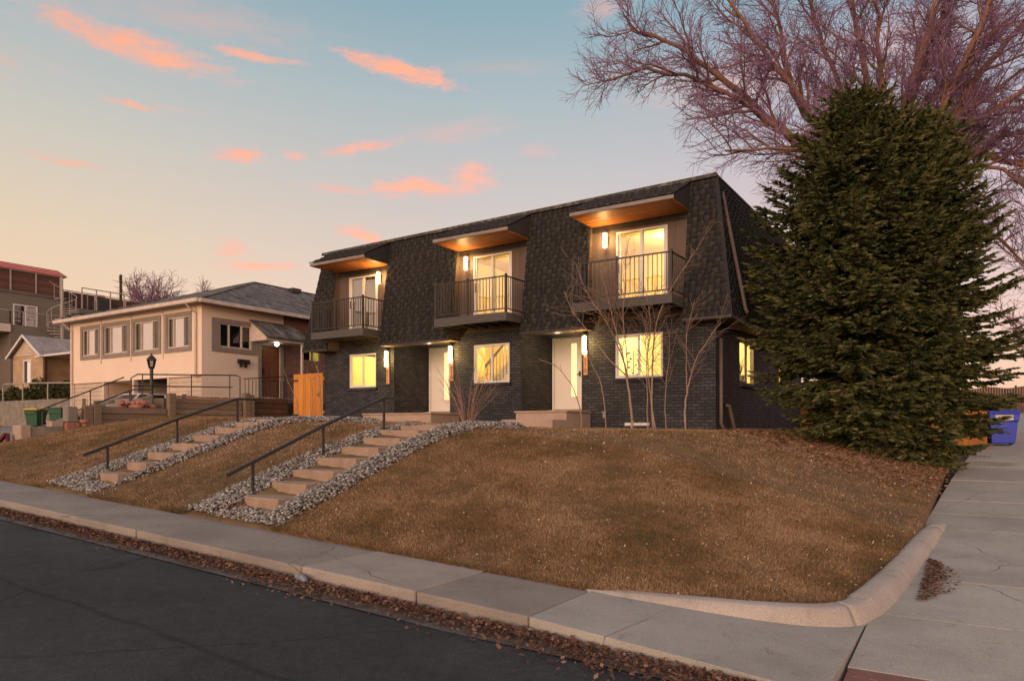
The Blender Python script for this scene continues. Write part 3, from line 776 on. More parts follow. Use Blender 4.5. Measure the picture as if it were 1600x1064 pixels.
two_course('shingles', V, VB, mans)
mb = MB()
mb.bar((xbR+.012, 16.085, ZM-.02), (XR+.015, YF-.012, top(XR)+.02), .09, .02)
mb.build('hip_cap', M['shingle'], mans)
# lower drip edge of the mansard
for b0, b1, t0, t1 in segs:
    mb = MB(); mb.box(b0, b1, 16.07, 16.10, ZM-.05, ZM+.012); mb.build('drip_edge', M['dark_metal'], mans)
mb = MB(); mb.box(xbR, xbR+.03, 16.07, YB+.5, ZM-.05, ZM+.012); mb.build('drip_edge', M['dark_metal'], mans)
# soffit under the right hand overhang and front
for b0, b1, t0, t1 in segs:
    mb = MB(); mb.box(max(b0, XL), min(b1, XR), 16.105, YF-.004, ZM-.03, ZM-.004); mb.build('soffit', M['soffit_tan'], TH)
mb = MB(); mb.box(XR+.004, xbR-.004, 16.11, YB+.4, ZM-.03, ZM-.004); mb.build('soffit', M['soffit_tan'], TH)
mb = MB(); mb.box(XL-.05, XR+.05, YF-.085, YF-.052, top(XL)-.08, top(XL)+.06) if False else mb.hexa([(XL-.05, YF-.085, top(XL)-.03), (XR+.05, YF-.085, top(XR)-.03), (XR+.05, YF-.052, top(XR)-.03), (XL-.05, YF-.052, top(XL)-.03)], [(XL-.05, YF-.085, top(XL)+.055), (XR+.05, YF-.085, top(XR)+.055), (XR+.05, YF-.052, top(XR)+.055), (XL-.05, YF-.052, top(XL)+.055)]); mb.build('roof_edge', M['roof_edge'], TH)
# flat roof with worn edge strip
mb = MB()
mb.hexa([(XL-.03, YF-.05, top(XL)), (XR+.03, YF-.05, top(XR)), (XR+.03, YB, top(XR)), (XL-.03, YB, top(XL))],
        [(XL-.03, YF-.05, top(XL)+.05), (XR+.03, YF-.05, top(XR)+.05), (XR+.03, YB, top(XR)+.05), (XL-.03, YB, top(XL)+.05)])
mb.build('flat_roof', M['dark_trim'], TH)

# balcony bays ------------------------------------------------------
YC = 15.43
for k, (a, b) in enumerate(OPEN):
    s = sag(b); d0, d1 = DOOR2[k]
    z_deck, z_bot, z_rail = 3.02*s, 2.80*s, 3.95*s
    z_sof, z_dtop = 5.10*s, 4.90*s
    mb = MB()
    wall(mb, ('F', YF-.004), a, b, 2.70, 5.3*s, [(d0, d1, 3.02*s, z_dtop)], .10)
    n = 7
    for i in range(n+1):
        u = a+(b-a)*i/n
        if d0-.05 < u < d1+.05: continue
        mb.box(u-.02, u+.02, YF-.014, YF+.003, 2.9, z_sof)
    mb.build('board_siding', M['siding'], TH)
    for x_, sg in ((a+.003, 1), (b-.003, -1)):      # jambs cut through the mansard
        mb = MB(); mb.quad((x_, 16.11, ZM+.02), (x_, YF, ZM+.02), (x_, YF, top(x_)-.1))
        for q in range(6):
            z = 2.9+q*.42
            yy = lerp(16.1, YF, (z-ZM)/(top(x_)-ZM))
            if z < z_sof-.1: mb.box(min(x_, x_+sg*.012), max(x_, x_+sg*.012), yy+.01, YF-.004, z, z+.012)
        mb.build('bay_jamb', M['siding'], TH)
    # patio door
    fr = MB(); w = .055
    ob(fr, F, d0, d0+w, -.09, .015, z_deck, z_dtop); ob(fr, F, d1-w, d1, -.09, .015, z_deck, z_dtop)
    ob(fr, F, d0+w, d1-w, -.09, .013, z_dtop-w, z_dtop); ob(fr, F, d0+w, d1-w, -.09, .013, z_deck, z_deck+.07)
    mid = (d0+d1)/2
    ob(fr, F, mid-.04, mid+.04, -.08, .008, z_deck+.07, z_dtop-w)
    ob(fr, F, d0+w, d0+w+.05, -.07, -.01, z_deck+.07, z_dtop-w); ob(fr, F, d1-w-.05, d1-w, -.07, -.01, z_deck+.07, z_dtop-w)
    pd = fr.build('patio_door', M['white_paint'], TH, bevel=.006)
    g = MB(); g.quad(fp(F, d0+w+.04, -.045, z_deck+.06), fp(F, d1-w-.04, -.045, z_deck+.06), fp(F, d1-w-.04, -.045, z_dtop-w+.01), fp(F, d0+w+.04, -.045, z_dtop-w+.01))
    g.build('pane', M['glass_sky'], pd)
    h = MB(); h.box(d0+.075, d0+.095, YF-.05, YF-.02, z_deck+.85, z_deck+1.1); h.build('handle', M['dark_metal'], pd)
    # deck
    d = MB()
    d.box(a, b, YC, YC+.04, z_bot, z_deck); d.box(a, a+.04, YC+.041, 16.45, z_bot, z_deck-.002); d.box(b-.04, b, YC+.041, 16.45, z_bot, z_deck-.002)
    for i in range(8):
        y = YC+.045+i*.142; d.box(a+.042, b-.042, y, y+.135, z_deck-.035, z_deck-.006)
    bal = d.build('balcony', M['fascia_dark'], TH, bevel=.004)
    j = MB()
    for i in range(6):
        u = a+.25+(b-a-.5)*i/5; j.box(u-.02, u+.02, YC+.045, 16.58, z_bot+.02, z_deck-.04)
    j.build('joists', M['dark_trim'], bal)
    rl = MB()
    def run(p, q, n):
        p = Vector(p); q = Vector(q)
        rl.bar(p+Vector((0, 0, z_rail)), q+Vector((0, 0, z_rail)), .035, .03)
        rl.bar(p+Vector((0, 0, z_deck+.09)), q+Vector((0, 0, z_deck+.09)), .03, .025)
        for i in range(1, n):
            c = p.lerp(q, i/n); rl.box(c.x-.0075, c.x+.0075, c.y-.0075, c.y+.0075, z_deck+.09, z_rail)
    m_ = lerp(a, b, .47); yc = YC+.03
    run((a+.03, yc, 0), (m_, yc, 0), 11); run((m_, yc, 0), (b-.03, yc, 0), 12)
    run((a+.03, yc, 0), (a+.03, 16.36, 0), 8); run((b-.03, yc, 0), (b-.03, 16.36, 0), 8)
    for x_ in (a+.03, m_, b-.03): rl.box(x_-.025, x_+.025, yc-.025, yc+.025, z_deck-.02, z_rail+.06)
    rl.build('railing', M['dark_metal'], bal)
    # canopy: wedge with cheeks, wood soffit and pale front edge
    c = MB(); zt = top(b)-.02
    A = a-.03; B = b+.03
    c.prism([(A, YC+.02, z_sof+.03), (A, YF+.05, z_sof+.03), (A, YF+.05, zt), (A, YC+.02, z_sof+.11)], (B-A, 0, 0))
    can = c.build('canopy', M['dark_trim'], TH)
    cv, cv2 = tabs(lambda u, t: (u, lerp(YC-.03, YF, t), lerp(z_sof+.115, zt+.02, t)), (0, -.45, .89), 10, lambda t: (A-.02, B+.02))
    two_course('canopy_shingles', cv, cv2, can)
    e = MB(); e.box(A-.01, B+.01, YC-.015, YC+.018, z_sof+.015, z_sof+.10); e.build('canopy_fascia', M['fascia'], can, bevel=.005)
    so = MB()
    for i in range(9):
        y = YC+.02+i*.129; so.box(A+.01, B-.01, y, min(y+.125, YF-.02), z_sof+.008, z_sof+.026)
    so.build('canopy_soffit', M['soffit_wood'], can, bevel=.003)
    hd = MB(); hd.box(a+.005, b-.005, YF-.035, YF+.002, z_dtop+.06, z_sof+.005); hd.build('bay_header', M['dark_trim'], TH)

# ground floor windows ----------------------------------------------
def slider(fr, w, parent, m_frame, m_glass, panes=2, t=.05, name='window', dep=.075):
    f = MB(); a, b, c, d = w
    ob(f, fr, a, a+t, -dep, -.012, c, d); ob(f, fr, b-t, b, -dep, -.012, c, d)
    ob(f, fr, a+t, b-t, -dep, -.014, d-t, d); ob(f, fr, a+t, b-t, -dep, -.014, c, c+t)
    for i in range(1, panes):
        u = a+(b-a)*i/panes; ob(f, fr, u-.028, u+.028, -dep+.005, -.018, c+t, d-t)
    # sash of the sliding half
    u = a+(b-a)/panes
    ob(f, fr, a+t, a+t+.03, -dep+.01, -.03, c+t, d-t); ob(f, fr, a+t+.03, u-.028, -dep+.01, -.03, d-t-.03, d-t); ob(f, fr, a+t+.03, u-.028, -dep+.01, -.03, c+t, c+t+.03)
    o = f.build(name, m_frame, parent, bevel=.004)
    g = MB(); g.quad(fp(fr, a+t*.8, -.05, c+t*.8), fp(fr, b-t*.8, -.05, c+t*.8), fp(fr, b-t*.8, -.05, d-t*.8), fp(fr, a+t*.8, -.05, d-t*.8))
    g.build('pane', m_glass, o)
    return o
for w in WIN: slider(F, w, TH, M['white_paint'], M['glass'])
for w in SIDEWIN: slider(RW, w, TH, pmat('bronze window frame', (.20, .14, .09)), M['glass'])
for a, b in ((-7.36, -6.72), (-11.6, -11.06)):
    s = MB(); s.box(a, b, YF-.03, YF-.002, .08, .15); s.build('basement_window', M['white_paint'], TH)
s = MB(); s.box(-7.95, -7.88, YF-.05, YF-.001, .28, .40); s.box(-7.97, -7.86, YF-.07, YF-.001, .41, .44); s.tube([(-7.915, YF-.06, .30), (-7.915, YF-.10, .26)], .012)
s.build('socket_box', M['grey_metal'], TH)

# entry doors --------------------------------------------------------
for a, b in REC:
    d0 = a+.03; d1 = d0+1.04; y = 18.25; z0 = .54; zt = 2.66
    fr = MB(); fD = ('F', y)
    ob(fr, fD, d0, d0+.07, .002, .07, z0, zt); ob(fr, fD, d1-.07, d1, .002, .07, z0, zt); ob(fr, fD, d0+.07, d1-.07, .002, .068, zt-.07, zt)
    dr = fr.build('entry_door', M['white_paint'], TH, bevel=.006)
    l = MB(); ob(l, fD, d0+.08, d1-.08, .004, .045, z0+.015, zt-.08); l.build('door_leaf', M['door_white'], dr, bevel=.004)
    g = MB(); ob(g, fD, d0+.62, d0+.80, .046, .052, z0+.38, zt-.24)
    g.build('glass_strip', emitmat('lit frosted door glass', (1, .78, .40), .8), dr)
    s = MB()
    for p in ((d0+.60, d0+.62, z0+.36, zt-.22), (d0+.80, d0+.82, z0+.36, zt-.22)): ob(s, fD, p[0], p[1], .046, .058, p[2], p[3])
    ob(s, fD, d0+.60, d0+.82, .046, .06, zt-.22, zt-.20); ob(s, fD, d0+.60, d0+.82, .046, .06, z0+.34, z0+.36)
    s.build('glass_trim', M['door_white'], dr)
    h = MB(); ob(h, fD, d1-.16, d1-.12, .05, .10, z0+.95, z0+1.08); h.tube([(d1-.14, y-.09, z0+1.0), (d1-.24, y-.09, z0+1.0)], .011); h.build('handle', M['dark_metal'], dr)
    th = MB(); th.box(d0-.01, d1+.03, y-.26, y-.001, .405, z0-.003); th.build('threshold', M['stoop_conc'], TH, bevel=.01)
# stoops
def stoop(x0, x1, ra, rb, lx0):
    s = MB()
    s.box(x0, x1, 15.30, YF-.003, -.4, .40)
    s.box(ra+.003, rb-.003, YF-.002, 18.24, -.4, .402)
    s.box(lx0, x1-(.0 if x1 > -9 else .35), 14.62, 15.298, -.4, .22)
    s.build('stoop', M['stoop_conc'], TH, bevel=.015)
    c = MB(); c.box(x0-.03, x1+.03, 15.27, YF-.004, .403, .445); c.build('stoop_cap', M['stoop_conc'], TH, bevel=.01)
stoop(-9.75, -8.31, -10.37, -8.57, -9.73)
stoop(-15.0, -12.48, -14.94, -12.83, -15.45)

# rain pipes
p = MB(); p.tube([(-5.06, 16.98, 5.55), (-4.52, 16.95, 2.78), (-4.47, 16.95, 2.66)], .045, 8); p.build('downpipe', M['brown_pipe'], TH, smooth=True)
p = MB(); p.tube([(-5.03, 16.78, 2.1), (-5.03, 16.78, .12), (-4.98, 16.85, -.02), (-4.90, 17.1, -.06)], .045, 8); p.build('downpipe', M['brown_pipe'], TH, smooth=True)
p = MB(); p.tube([(-5.04, 17.15, .55), (-4.98, 17.22, .55), (-4.93, 17.35, .2), (-4.90, 17.5, -.12), (-4.80, 17.75, -.2)], .05, 8); p.build('downpipe', M['brown_pipe'], TH, smooth=True)

# rooms behind the windows -------------------------------------------
def room(x0, x1, y0, y1, z0, z1, power, lx=.5, ly=.55, col=(1, .74, .33), door=.62):
    r = MB()
    r.quad((x0, y1, z0), (x1, y1, z0), (x1, y1, z1), (x0, y1, z1))
    r.quad((x0, y0, z0), (x0, y1, z0), (x0, y1, z1), (x0, y0, z1))
    if x1 < -5.3: r.quad((x1, y0, z0), (x1, y1, z0), (x1, y1, z1), (x1, y0, z1))
    r.quad((x0, y0, z1), (x1, y0, z1), (x1, y1, z1), (x0, y1, z1))
    o = r.build('interior_room', M['room'], TH)
    f = MB(); f.quad((x0, y0, z0), (x1, y0, z0), (x1, y1, z0), (x0, y1, z0)); f.build('room_floor', M['room_floor'], o)
    # a door opening with trim and a framed print on the back wall
    w_ = x1-x0; t_ = MB(); dx = x0+w_*door
    for p0, p1, q0, q1 in ((dx, dx+.08, z0, z0+2.05), (dx+.82, dx+.9, z0, z0+2.05), (dx+.08, dx+.82, z0+1.97, z0+2.05)): t_.box(p0, p1, y1-.04, y1-.002, q0, q1)
    t_.box(x0+.002, x1-.002, y1-.02, y1-.003, z0, z0+.12) if False else None
    t_.build('door_trim', M['white_paint'], o)
    t_ = MB(); t_.box(dx+.085, dx+.815, y1-.012, y1-.002, z0+.01, z0+1.965); t_.build('inner_door', M['siding'], o)
    t_ = MB(); t_.box(x0+w_*.40, x0+w_*.56, y1-.03, y1-.002, z0+1.15, z0+1.75); t_.build('framed_print', M['timber'], o)
    if power:
        L = bpy.data.lights.new('room_light', 'POINT'); L.energy = power; L.color = col; L.shadow_soft_size = .15
        lo = bpy.data.objects.new('room_light', L); C.objects.link(lo); lo.location = (lerp(x0, x1, lx), lerp(y0, y1, ly), z1-.35)
    return o
rL = room(-17.9, -15.05, 16.74, 20.6, .5, 2.95, 200)
rM = room(-12.78, -10.45, 16.74, 20.6, .5, 2.95, 200)
rM.data.clear_geometry(); mb = MB()
def wq(xa, ya, xb_, yb_): mb.quad((xa, ya, .5), (xb_, yb_, .5), (xb_, yb_, 2.95), (xa, ya, 2.95))
wq(-12.78, 16.74, -12.78, 18.28); wq(-12.78, 18.28, -14.2, 18.28); wq(-14.2, 18.28, -14.2, 20.6); wq(-14.2, 20.6, -10.45, 20.6); wq(-10.45, 20.6, -10.45, 16.74)
mb.quad((-14.2, 16.74, 2.95), (-10.45, 16.74, 2.95), (-10.45, 20.6, 2.95), (-14.2, 20.6, 2.95))
mb.v = [tuple(Vector(v)-world_loc(TH)) for v in mb.v]; rM.data.from_pydata(mb.v, [], mb.f); rM.data.update()
rR = room(-8.5, -5.23, 16.74, 21.6, .5, 2.95, 420, .6, .55, (1, .85, .58), .05)
room(-8.5, -5.23, 21.75, 25.8, .5, 2.95, 130, .6, .5, (1, .74, .33), .05)
room(-17.8, -15.0, 16.72, 20.6, 3.0, 5.05, 12)
room(-13.2, -9.7, 16.72, 20.6, 3.02, 5.2, 180, .6)
room(-9.2, -5.3, 16.72, 20.6, 3.02, 5.25, 340, .6)
# staircase inside the middle unit
s = MB(); yst = 18.45
s.prism([(-13.75, yst, .5), (-11.6, yst, .5), (-11.6, yst, 2.45)], (0, .9, 0))
st = s.build('staircase', M['white_paint'], rM)
s = MB(); s.bar((-13.55, yst-.04, 1.3), (-11.85, yst-.04, 2.85), .055)
for i in range(14):
    x = -13.5+i*.12; zr = 1.3+(x+13.55)*.912
    s.bar((x, yst-.04, max(.5, zr-1.0)), (x, yst-.04, zr), .016)
s.build('stair_rail', M['black_metal'], rM)

# lamps and house numbers ---------------------------------------------
def text_mesh(body, size):
    cu = bpy.data.curves.new('txt', 'FONT'); cu.body = body; cu.size = size; cu.extrude = .003; cu.align_x = 'CENTER'; cu.align_y = 'CENTER'; cu.space_line = .92
    o = bpy.data.objects.new('txt', cu); C.objects.link(o)
    dg = bpy.context.evaluated_depsgraph_get(); dg.update()
    me = bpy.data.meshes.new_from_object(o.evaluated_get(dg))
    bpy.data.objects.remove(o)
    me.transform(Matrix.Rotation(R(90), 4, 'X'))
    return me
def glow_point(x, y, z, e, col=(1, .62, .22)):
    L = bpy.data.lights.new('lamp_light', 'POINT'); L.energy = e; L.color = col; L.shadow_soft_size = .05
    o = bpy.data.objects.new('lamp_light', L); C.objects.link(o); o.location = (x, y, z)
for x, body, label in ((-15.2, '5\n7\n1', 'lit house number plank with lamp between the left window and the wide entry recess'),
                       (-12.74, '5\n7\n6', 'lit house number plank with lamp beside the left white entry door and bushy shrub'),
                       (-8.44, '5\n7\n0', 'lit house number plank with lamp beside the right white entry door')):
    t = thing('address_sign', label, 'house sign', (x, YF-.02, 1.37), group='lit number planks by the entries')
    s = MB(); s.box(x-.058, x+.058, YF-.045, YF-.004, 1.37, 2.0); s.build('plank', M['plank'], t, bevel=.015)
    s = MB(); s.lathe([(.03, 1.9), (.052, 1.91), (.052, 2.36), (.03, 2.37)], x, YF-.105, 14); s.build('lamp_glass', M['lamp_glow'], t, smooth=False)
    s = MB(); s.box(x-.03, x+.03, YF-.05, YF-.004, 2.02, 2.30); s.lathe([(.056, 2.37), (.056, 2.39)], x, YF-.105, 12); s.build('bracket', M['black_metal'], t)
    me = text_mesh(body, .145)
    me.transform(Matrix.Translation((x, YF-.047, 1.62)))
    put_uv(me) if not me.uv_layers else None
    finish(me, 'numerals', M['numeral'], t)
    glow_point(x+.0, YF-.26, 2.14, 26)
for x, k, label in ((-15.52, 0, 'lit tube lamp on the wall right of the leftmost balcony door'), (-12.18, 1, 'lit tube lamp left of the middle balcony door'), (-7.86, 2, 'lit tube lamp left of the rightmost balcony door')):
    s_ = sag(x); z = 4.55*s_
    t = thing('wall_lamp', label, 'lamp', (x, YF-.02, z), group='wall lamps on the balconies')
    s = MB(); s.lathe([(.03, z), (.05, z+.01), (.05, z+.36), (.03, z+.37)], x, YF-.11, 14); s.build('lamp_glass', M['lamp_glow'], t)
    s = MB(); s.box(x-.035, x+.035, YF-.06, YF-.016, z+.08, z+.30); s.build('bracket', M['black_metal'], t)
    glow_point(x, YF-.28, z+.2, 22)
for a, b in REC:      # lit ceiling lamp inside each entry
    s = MB(); s.lathe([(.02, 2.555), (.10, 2.56), (.11, 2.598)], (a+b)/2, 16.78, 16); s.build('entry_lamp', M['lamp_glow'], TH)
    glow_point((a+b)/2, 16.95, 2.45, 15, (1, .76, .44))
# pots on the side window sill
for y, lab in ((18.95, 'white pot with small leafy plant inside the lit side window, nearer the front corner'), (19.5, 'white pot with taller curling plant inside the lit side window, farther from the corner')):
    t = thing('potted_plant', lab, 'plant', (XR-.22, y, 1.17), group='plants in the side window')
    s = MB(); s.lathe([(.09, 1.17), (.12, 1.42), (.10, 1.42)], XR-.24, y, 14); s.build('pot', M['pot'], t, smooth=False)
    s = MB()
    for i in range(9):
        a = i*2.4; h = .22+.05*(i % 4)+(.1 if y > 19.2 else 0)
        s.tube([(XR-.24, y, 1.4), (XR-.24+.05*math.cos(a), y+.05*math.sin(a), 1.4+h*.6), (XR-.24+.10*math.cos(a), y+.13*math.sin(a), 1.4+h)], [.008, .012, .003], 4)
    s.build('foliage', M['hedge'], t)
t = thing('potted_plant', 'leafy climbing plant inside the lit ground floor window right of the nearest door', 'plant', (-7.35, 17.1, .9), group='plants in the windows')
s = MB(); s.lathe([(.10, .5), (.13, .8), (.11, .8)], -7.35, 17.1, 14); s.build('pot', M['pot'], t)
s = MB()
for i in range(26):
    a = i*2.4; z = .8+i*.045; x = -7.35+.07*math.cos(a); y = 17.1+.07*math.sin(a)
    s.quad((x, y, z), (x+.07*math.cos(a+.5), y+.05*math.sin(a), z+.03), (x+.14*math.cos(a), y+.1*math.sin(a), z-.02), (x+.07*math.cos(a-.5), y+.05*math.sin(a), z-.03))
s.tube([(-7.35, 17.1, .8), (-7.35, 17.1, 1.98)], .012, 5)
s.build('foliage', M['hedge'], t)
# ---------------------------------------------------------------- trees and shrubs
class Tubes:
    def __init__(s): s.V = []; s.F = []; s.n = 0
    def add(s, pts, rad, n):
        pts = np.asarray(pts, float); rad = np.asarray(rad, float); m = len(pts)
        t = np.gradient(pts, axis=0); t /= np.linalg.norm(t, axis=1, keepdims=True)+1e-9
        a = np.array([0, 0, 1.]) if abs(t[0, 2]) < .9 else np.array([1., 0, 0])
        u = np.cross(t, a); u /= np.linalg.norm(u, axis=1, keepdims=True)+1e-9
        w = np.cross(t, u)
        an = np.arange(n)*2*np.pi/n
        ring = pts[:, None]+(u[:, None]*np.cos(an)[None, :, None]+w[:, None]*np.sin(an)[None, :, None])*rad[:, None, None]
        s.V.append(ring.reshape(-1, 3))
        k = np.arange(m-1)[:, None]*n; q = np.arange(n)[None]; q2 = (q+1) % n
        s.F.append(np.stack([k+q, k+q2, k+n+q2, k+n+q], -1).reshape(-1, 4)+s.n)
        s.n += m*n
    def build(s, name, mat, parent=None, **kw):
        return np_mesh_idx(name, np.concatenate(s.V), np.concatenate(s.F), mat, parent=parent, **kw)

def unit(v): return v/(np.linalg.norm(v)+1e-9)
def wander(p, d, L, n, wob, pull):
    pts = [np.array(p, float)]; d = unit(np.array(d, float))
    for i in range(n):
        d = unit(d+rng.normal(0, wob, 3)+np.array(pull))
        pts.append(pts[-1]+d*L/n)
    return np.array(pts)
def side_dir(d, ang):
    a = np.array([0, 0, 1.]) if abs(d[2]) < .9 else np.array([1., 0, 0])
    u = unit(np.cross(d, a)); w = np.cross(d, u); ph = rng.uniform(0, 6.283)
    return unit(d*math.cos(ang)+(u*math.cos(ph)+w*math.sin(ph))*math.sin(ang))

def sprout(pts, r, lev, spec, outs):
    """grow side branches along a polyline, recursively"""
    if lev >= len(spec): return
    sp = spec[lev]
    seg = np.linalg.norm(np.diff(pts, axis=0), axis=1); cum = np.concatenate([[0], np.cumsum(seg)]); Lp = cum[-1]
    n = max(1, int(sp['per_m']*Lp*(1-sp.get('start', .1))+rng.uniform(0, 1)))
    for k in range(n):
        f = sp.get('start', .1)+(1-sp.get('start', .1))*(k+rng.uniform(0, 1))/n
        s_ = f*Lp; i = min(np.searchsorted(cum, s_)-1, len(seg)-1); i = max(i, 0)
        q = (s_-cum[i])/max(seg[i], 1e-6)
        p = pts[i]*(1-q)+pts[i+1]*q; d = unit(pts[i+1]-pts[i])
        L = sp['len']*rng.uniform(.55, 1.2)*(1-.45*f)
        nd = side_dir(d, R(rng.uniform(*sp['ang'])))
        if nd[2] < sp.get('minz', -.9): nd[2] = abs(nd[2])*.3; nd = unit(nd)
        b = wander(p, nd, L, sp['seg'], sp['wob'], sp['pull'])
        r0 = min(sp['r'], np.interp(f, [0, 1], [r[0], r[-1]])*.8)*rng.uniform(.8, 1.1)
        rr = np.linspace(r0, sp['r1'], len(b))
        outs[sp['out']].add(b, rr, sp['sides'])
        sprout(b, rr, lev+1, spec, outs)

# big bare tree behind the spruce -------------------------------------
TB = np.array([-2.4, 27.0, -.65])                       # foot of the trunk
LAT = np.array([.8406, .5417, 0]); DEP = np.array([-.5417, .8406, 0])   # across / away, as the crown spreads
def tp(l, z, d=0): return TB*np.array([1, 1, 0])+LAT*l+DEP*d+np.array([0, 0, z])
big = thing('bare_tree', 'huge leafless deciduous tree with spreading purplish twigs behind the spruce', 'tree', tuple(TB))
tr = Tubes(); limbs = Tubes(); tw = Tubes()
tr.add([tp(0, -.9), tp(.02, 1), tp(-.03, 4), tp(.05, 6.8), tp(.1, 8.2)], [.52, .42, .38, .36, .30], 12)
MAIN = [
    ([tp(-.2, 6.2), tp(-1.4, 7.4, -.4), tp(-3.6, 9.1, -1.0), tp(-5.4, 10.4, -1.3), tp(-7.3, 11.7, -1.6), tp(-9.0, 12.6, -1.4)], .20),
    ([tp(-3.3, 8.9, -.9), tp(-5.2, 9.9, -1.6), tp(-7.0, 10.6, -2.0), tp(-8.6, 10.8, -2.2), tp(-9.6, 10.5, -2.2)], .09),
    ([tp(-.1, 7.4), tp(-1.6, 9.6, .8), tp(-2.6, 11.3, 1.2), tp(-3.0, 13.2, 1.5), tp(-3.4, 15.5, 1.8)], .17),
    ([tp(-2.1, 10.5, 1.0), tp(-3.6, 12.0, .4), tp(-4.9, 13.4, 0), tp(-6.2, 15.2, -.4)], .11),
    ([tp(0, 8.0), tp(-.4, 10.4, 1.6), tp(-.7, 12.2, 2.2), tp(-1.3, 14.5, 2.6), tp(-1.9, 17.0, 3)], .17),
    ([tp(.1, 8.0), tp(.25, 10.2, -.2), tp(.9, 12.6, -.3), tp(1.4, 14.6, -.5), tp(1.9, 17.3, -.6)], .21),
    ([tp(.1, 7.8), tp(-1.0, 10.0, -.6), tp(-1.6, 12.4, -1.0), tp(-2.2, 14.6, -1.2), tp(-2.6, 16.8, -1.4)], .13),
    ([tp(.2, 7.8), tp(1.2, 10.6, -1.2), tp(2.0, 13.0, -1.8), tp(3.0, 15.6, -2.0)], .13),
    ([tp(.2, 7.6), tp(2.0, 10.6, .8), tp(3.6, 13.6, 1.2), tp(4.8, 16.4, 1.4)], .13),
    ([tp(.15, 8.1), tp(.7, 10.4, .6), tp(1.6, 12.6, 1.0), tp(2.4, 14.4, 1.2), tp(3.2, 16.8, 1.5)], .21),
    ([tp(.2, 7.4), tp(1.4, 9.6, -.6), tp(2.5, 11.6, -.9), tp(3.8, 13.0, -1.3), tp(5.4, 14.6, -1.5)], .17),
    ([tp(.2, 7.0), tp(1.5, 9.3, .2), tp(3.0, 8.9, -.4), tp(4.6, 8.0, -.8), tp(6.4, 6.6, -1.2), tp(7.4, 5.4, -1.4)], .16),
    ([tp(.2, 7.2), tp(1.8, 8.6, 1.4), tp(3.6, 9.6, 2.0), tp(5.4, 10.6, 2.4), tp(7.5, 11.4, 2.8)], .15),
    ([tp(.0, 6.6), tp(-1.0, 8.2, -1.6), tp(-1.8, 10.6, -2.8), tp(-2.4, 12.8, -3.4)], .13),
    ([tp(.1, 6.8), tp(.8, 8.6, 2.6), tp(.6, 11, 4.6), tp(.2, 13.5, 5.6)], .15),
    ([tp(-.1, 6.4), tp(-1.2, 7.3, -1.2), tp(-2.8, 7.9, -2.2), tp(-4.6, 8.2, -2.8), tp(-6.4, 8.0, -3.0)], .09),
    ([tp(.2, 6.4), tp(1.8, 7.2, .8), tp(3.6, 7.0, 1.2), tp(5.2, 6.0, 1.4), tp(6.2, 4.6, 1.4)], .10),
    ([tp(.2, 7.0), tp(1.6, 8.4, -.5), tp(3.0, 8.2, -1.0), tp(3.9, 7.0, -1.3), tp(4.3, 5.6, -1.4)], .08),
    ([tp(.2, 7.6), tp(2.2, 9.8, 1.8), tp(4.4, 11.8, 2.4), tp(6.4, 13.4, 2.6)], .12),
    ([tp(1.2, 9.2, -.4), tp(2.8, 10.2, -1.6), tp(4.2, 10.6, -2.6), tp(5.6, 10.2, -3.2), tp(6.6, 9.2, -3.4)], .09),
]
SPEC = [dict(per_m=2.6, len=2.7, ang=(25, 60), seg=6, wob=.12, pull=(0, 0, .04), r=.05, r1=.012, out='limbs', sides=5, start=.18, minz=-.45),
        dict(per_m=6.2, len=1.35, ang=(22, 58), seg=4, wob=.13, pull=(0, 0, .02), r=.016, r1=.007, out='twigs', sides=4, start=.1),
        dict(per_m=12, len=.62, ang=(22, 55), seg=3, wob=.15, pull=(0, 0, .0), r=.0088, r1=.005, out='twigs', sides=3, start=.08)]
outs = {'limbs': limbs, 'twigs': tw}
for pts, r in MAIN:
    pts = np.array(smooth_path([tuple(p) for p in pts], 4))
    pts += rng.normal(0, .035, pts.shape)
    rr = np.linspace(r, .03, len(pts)); tr.add(pts, rr, 9)
    sprout(pts, rr, 0, SPEC, outs)
tr.build('trunk', M['bark'], big, smooth=False) if False else tr.build('trunk', M['bark'], big)
limbs.build('limbs', M['bark'], big)
crown = tw.build('crown', M['twig'], big)
for o in big.children: o.data.shade_smooth()

# spruce ---------------------------------------------------------------
SP = np.array([-1.75, 18.15]); SZ = -.75
spruce = thing('spruce_tree', 'broad dark green double topped spruce beside the right end of the townhouse', 'tree', (SP[0], SP[1], SZ))
cores = Tubes(); brush_p = []; brush_d = []; brush_l = []
LEAD = [(-.72, 7.45, .0, [(-.2, .9), (.4, 1.7), (1.2, 2.1), (2.2, 2.4), (3.6, 2.45), (4.5, 2.15), (5.2, 1.75), (5.9, 1.38), (6.5, 1.1), (7.0, .75), (7.3, .42), (7.45, .1)]),
        (.55, 7.05, .15, [(-.95, .95), (-.45, 1.45), (.1, 1.8), (.6, 2.2), (1.2, 2.35), (2.4, 2.15), (3.6, 1.95), (4.5, 1.9), (5.2, 1.5), (6.0, 1.15), (6.5, .9), (6.85, .5), (7.04, .1)]),
        (1.05, 7.1, .5, [(4.6, .9), (5.8, .75), (6.5, .42), (7.05, .08)])]
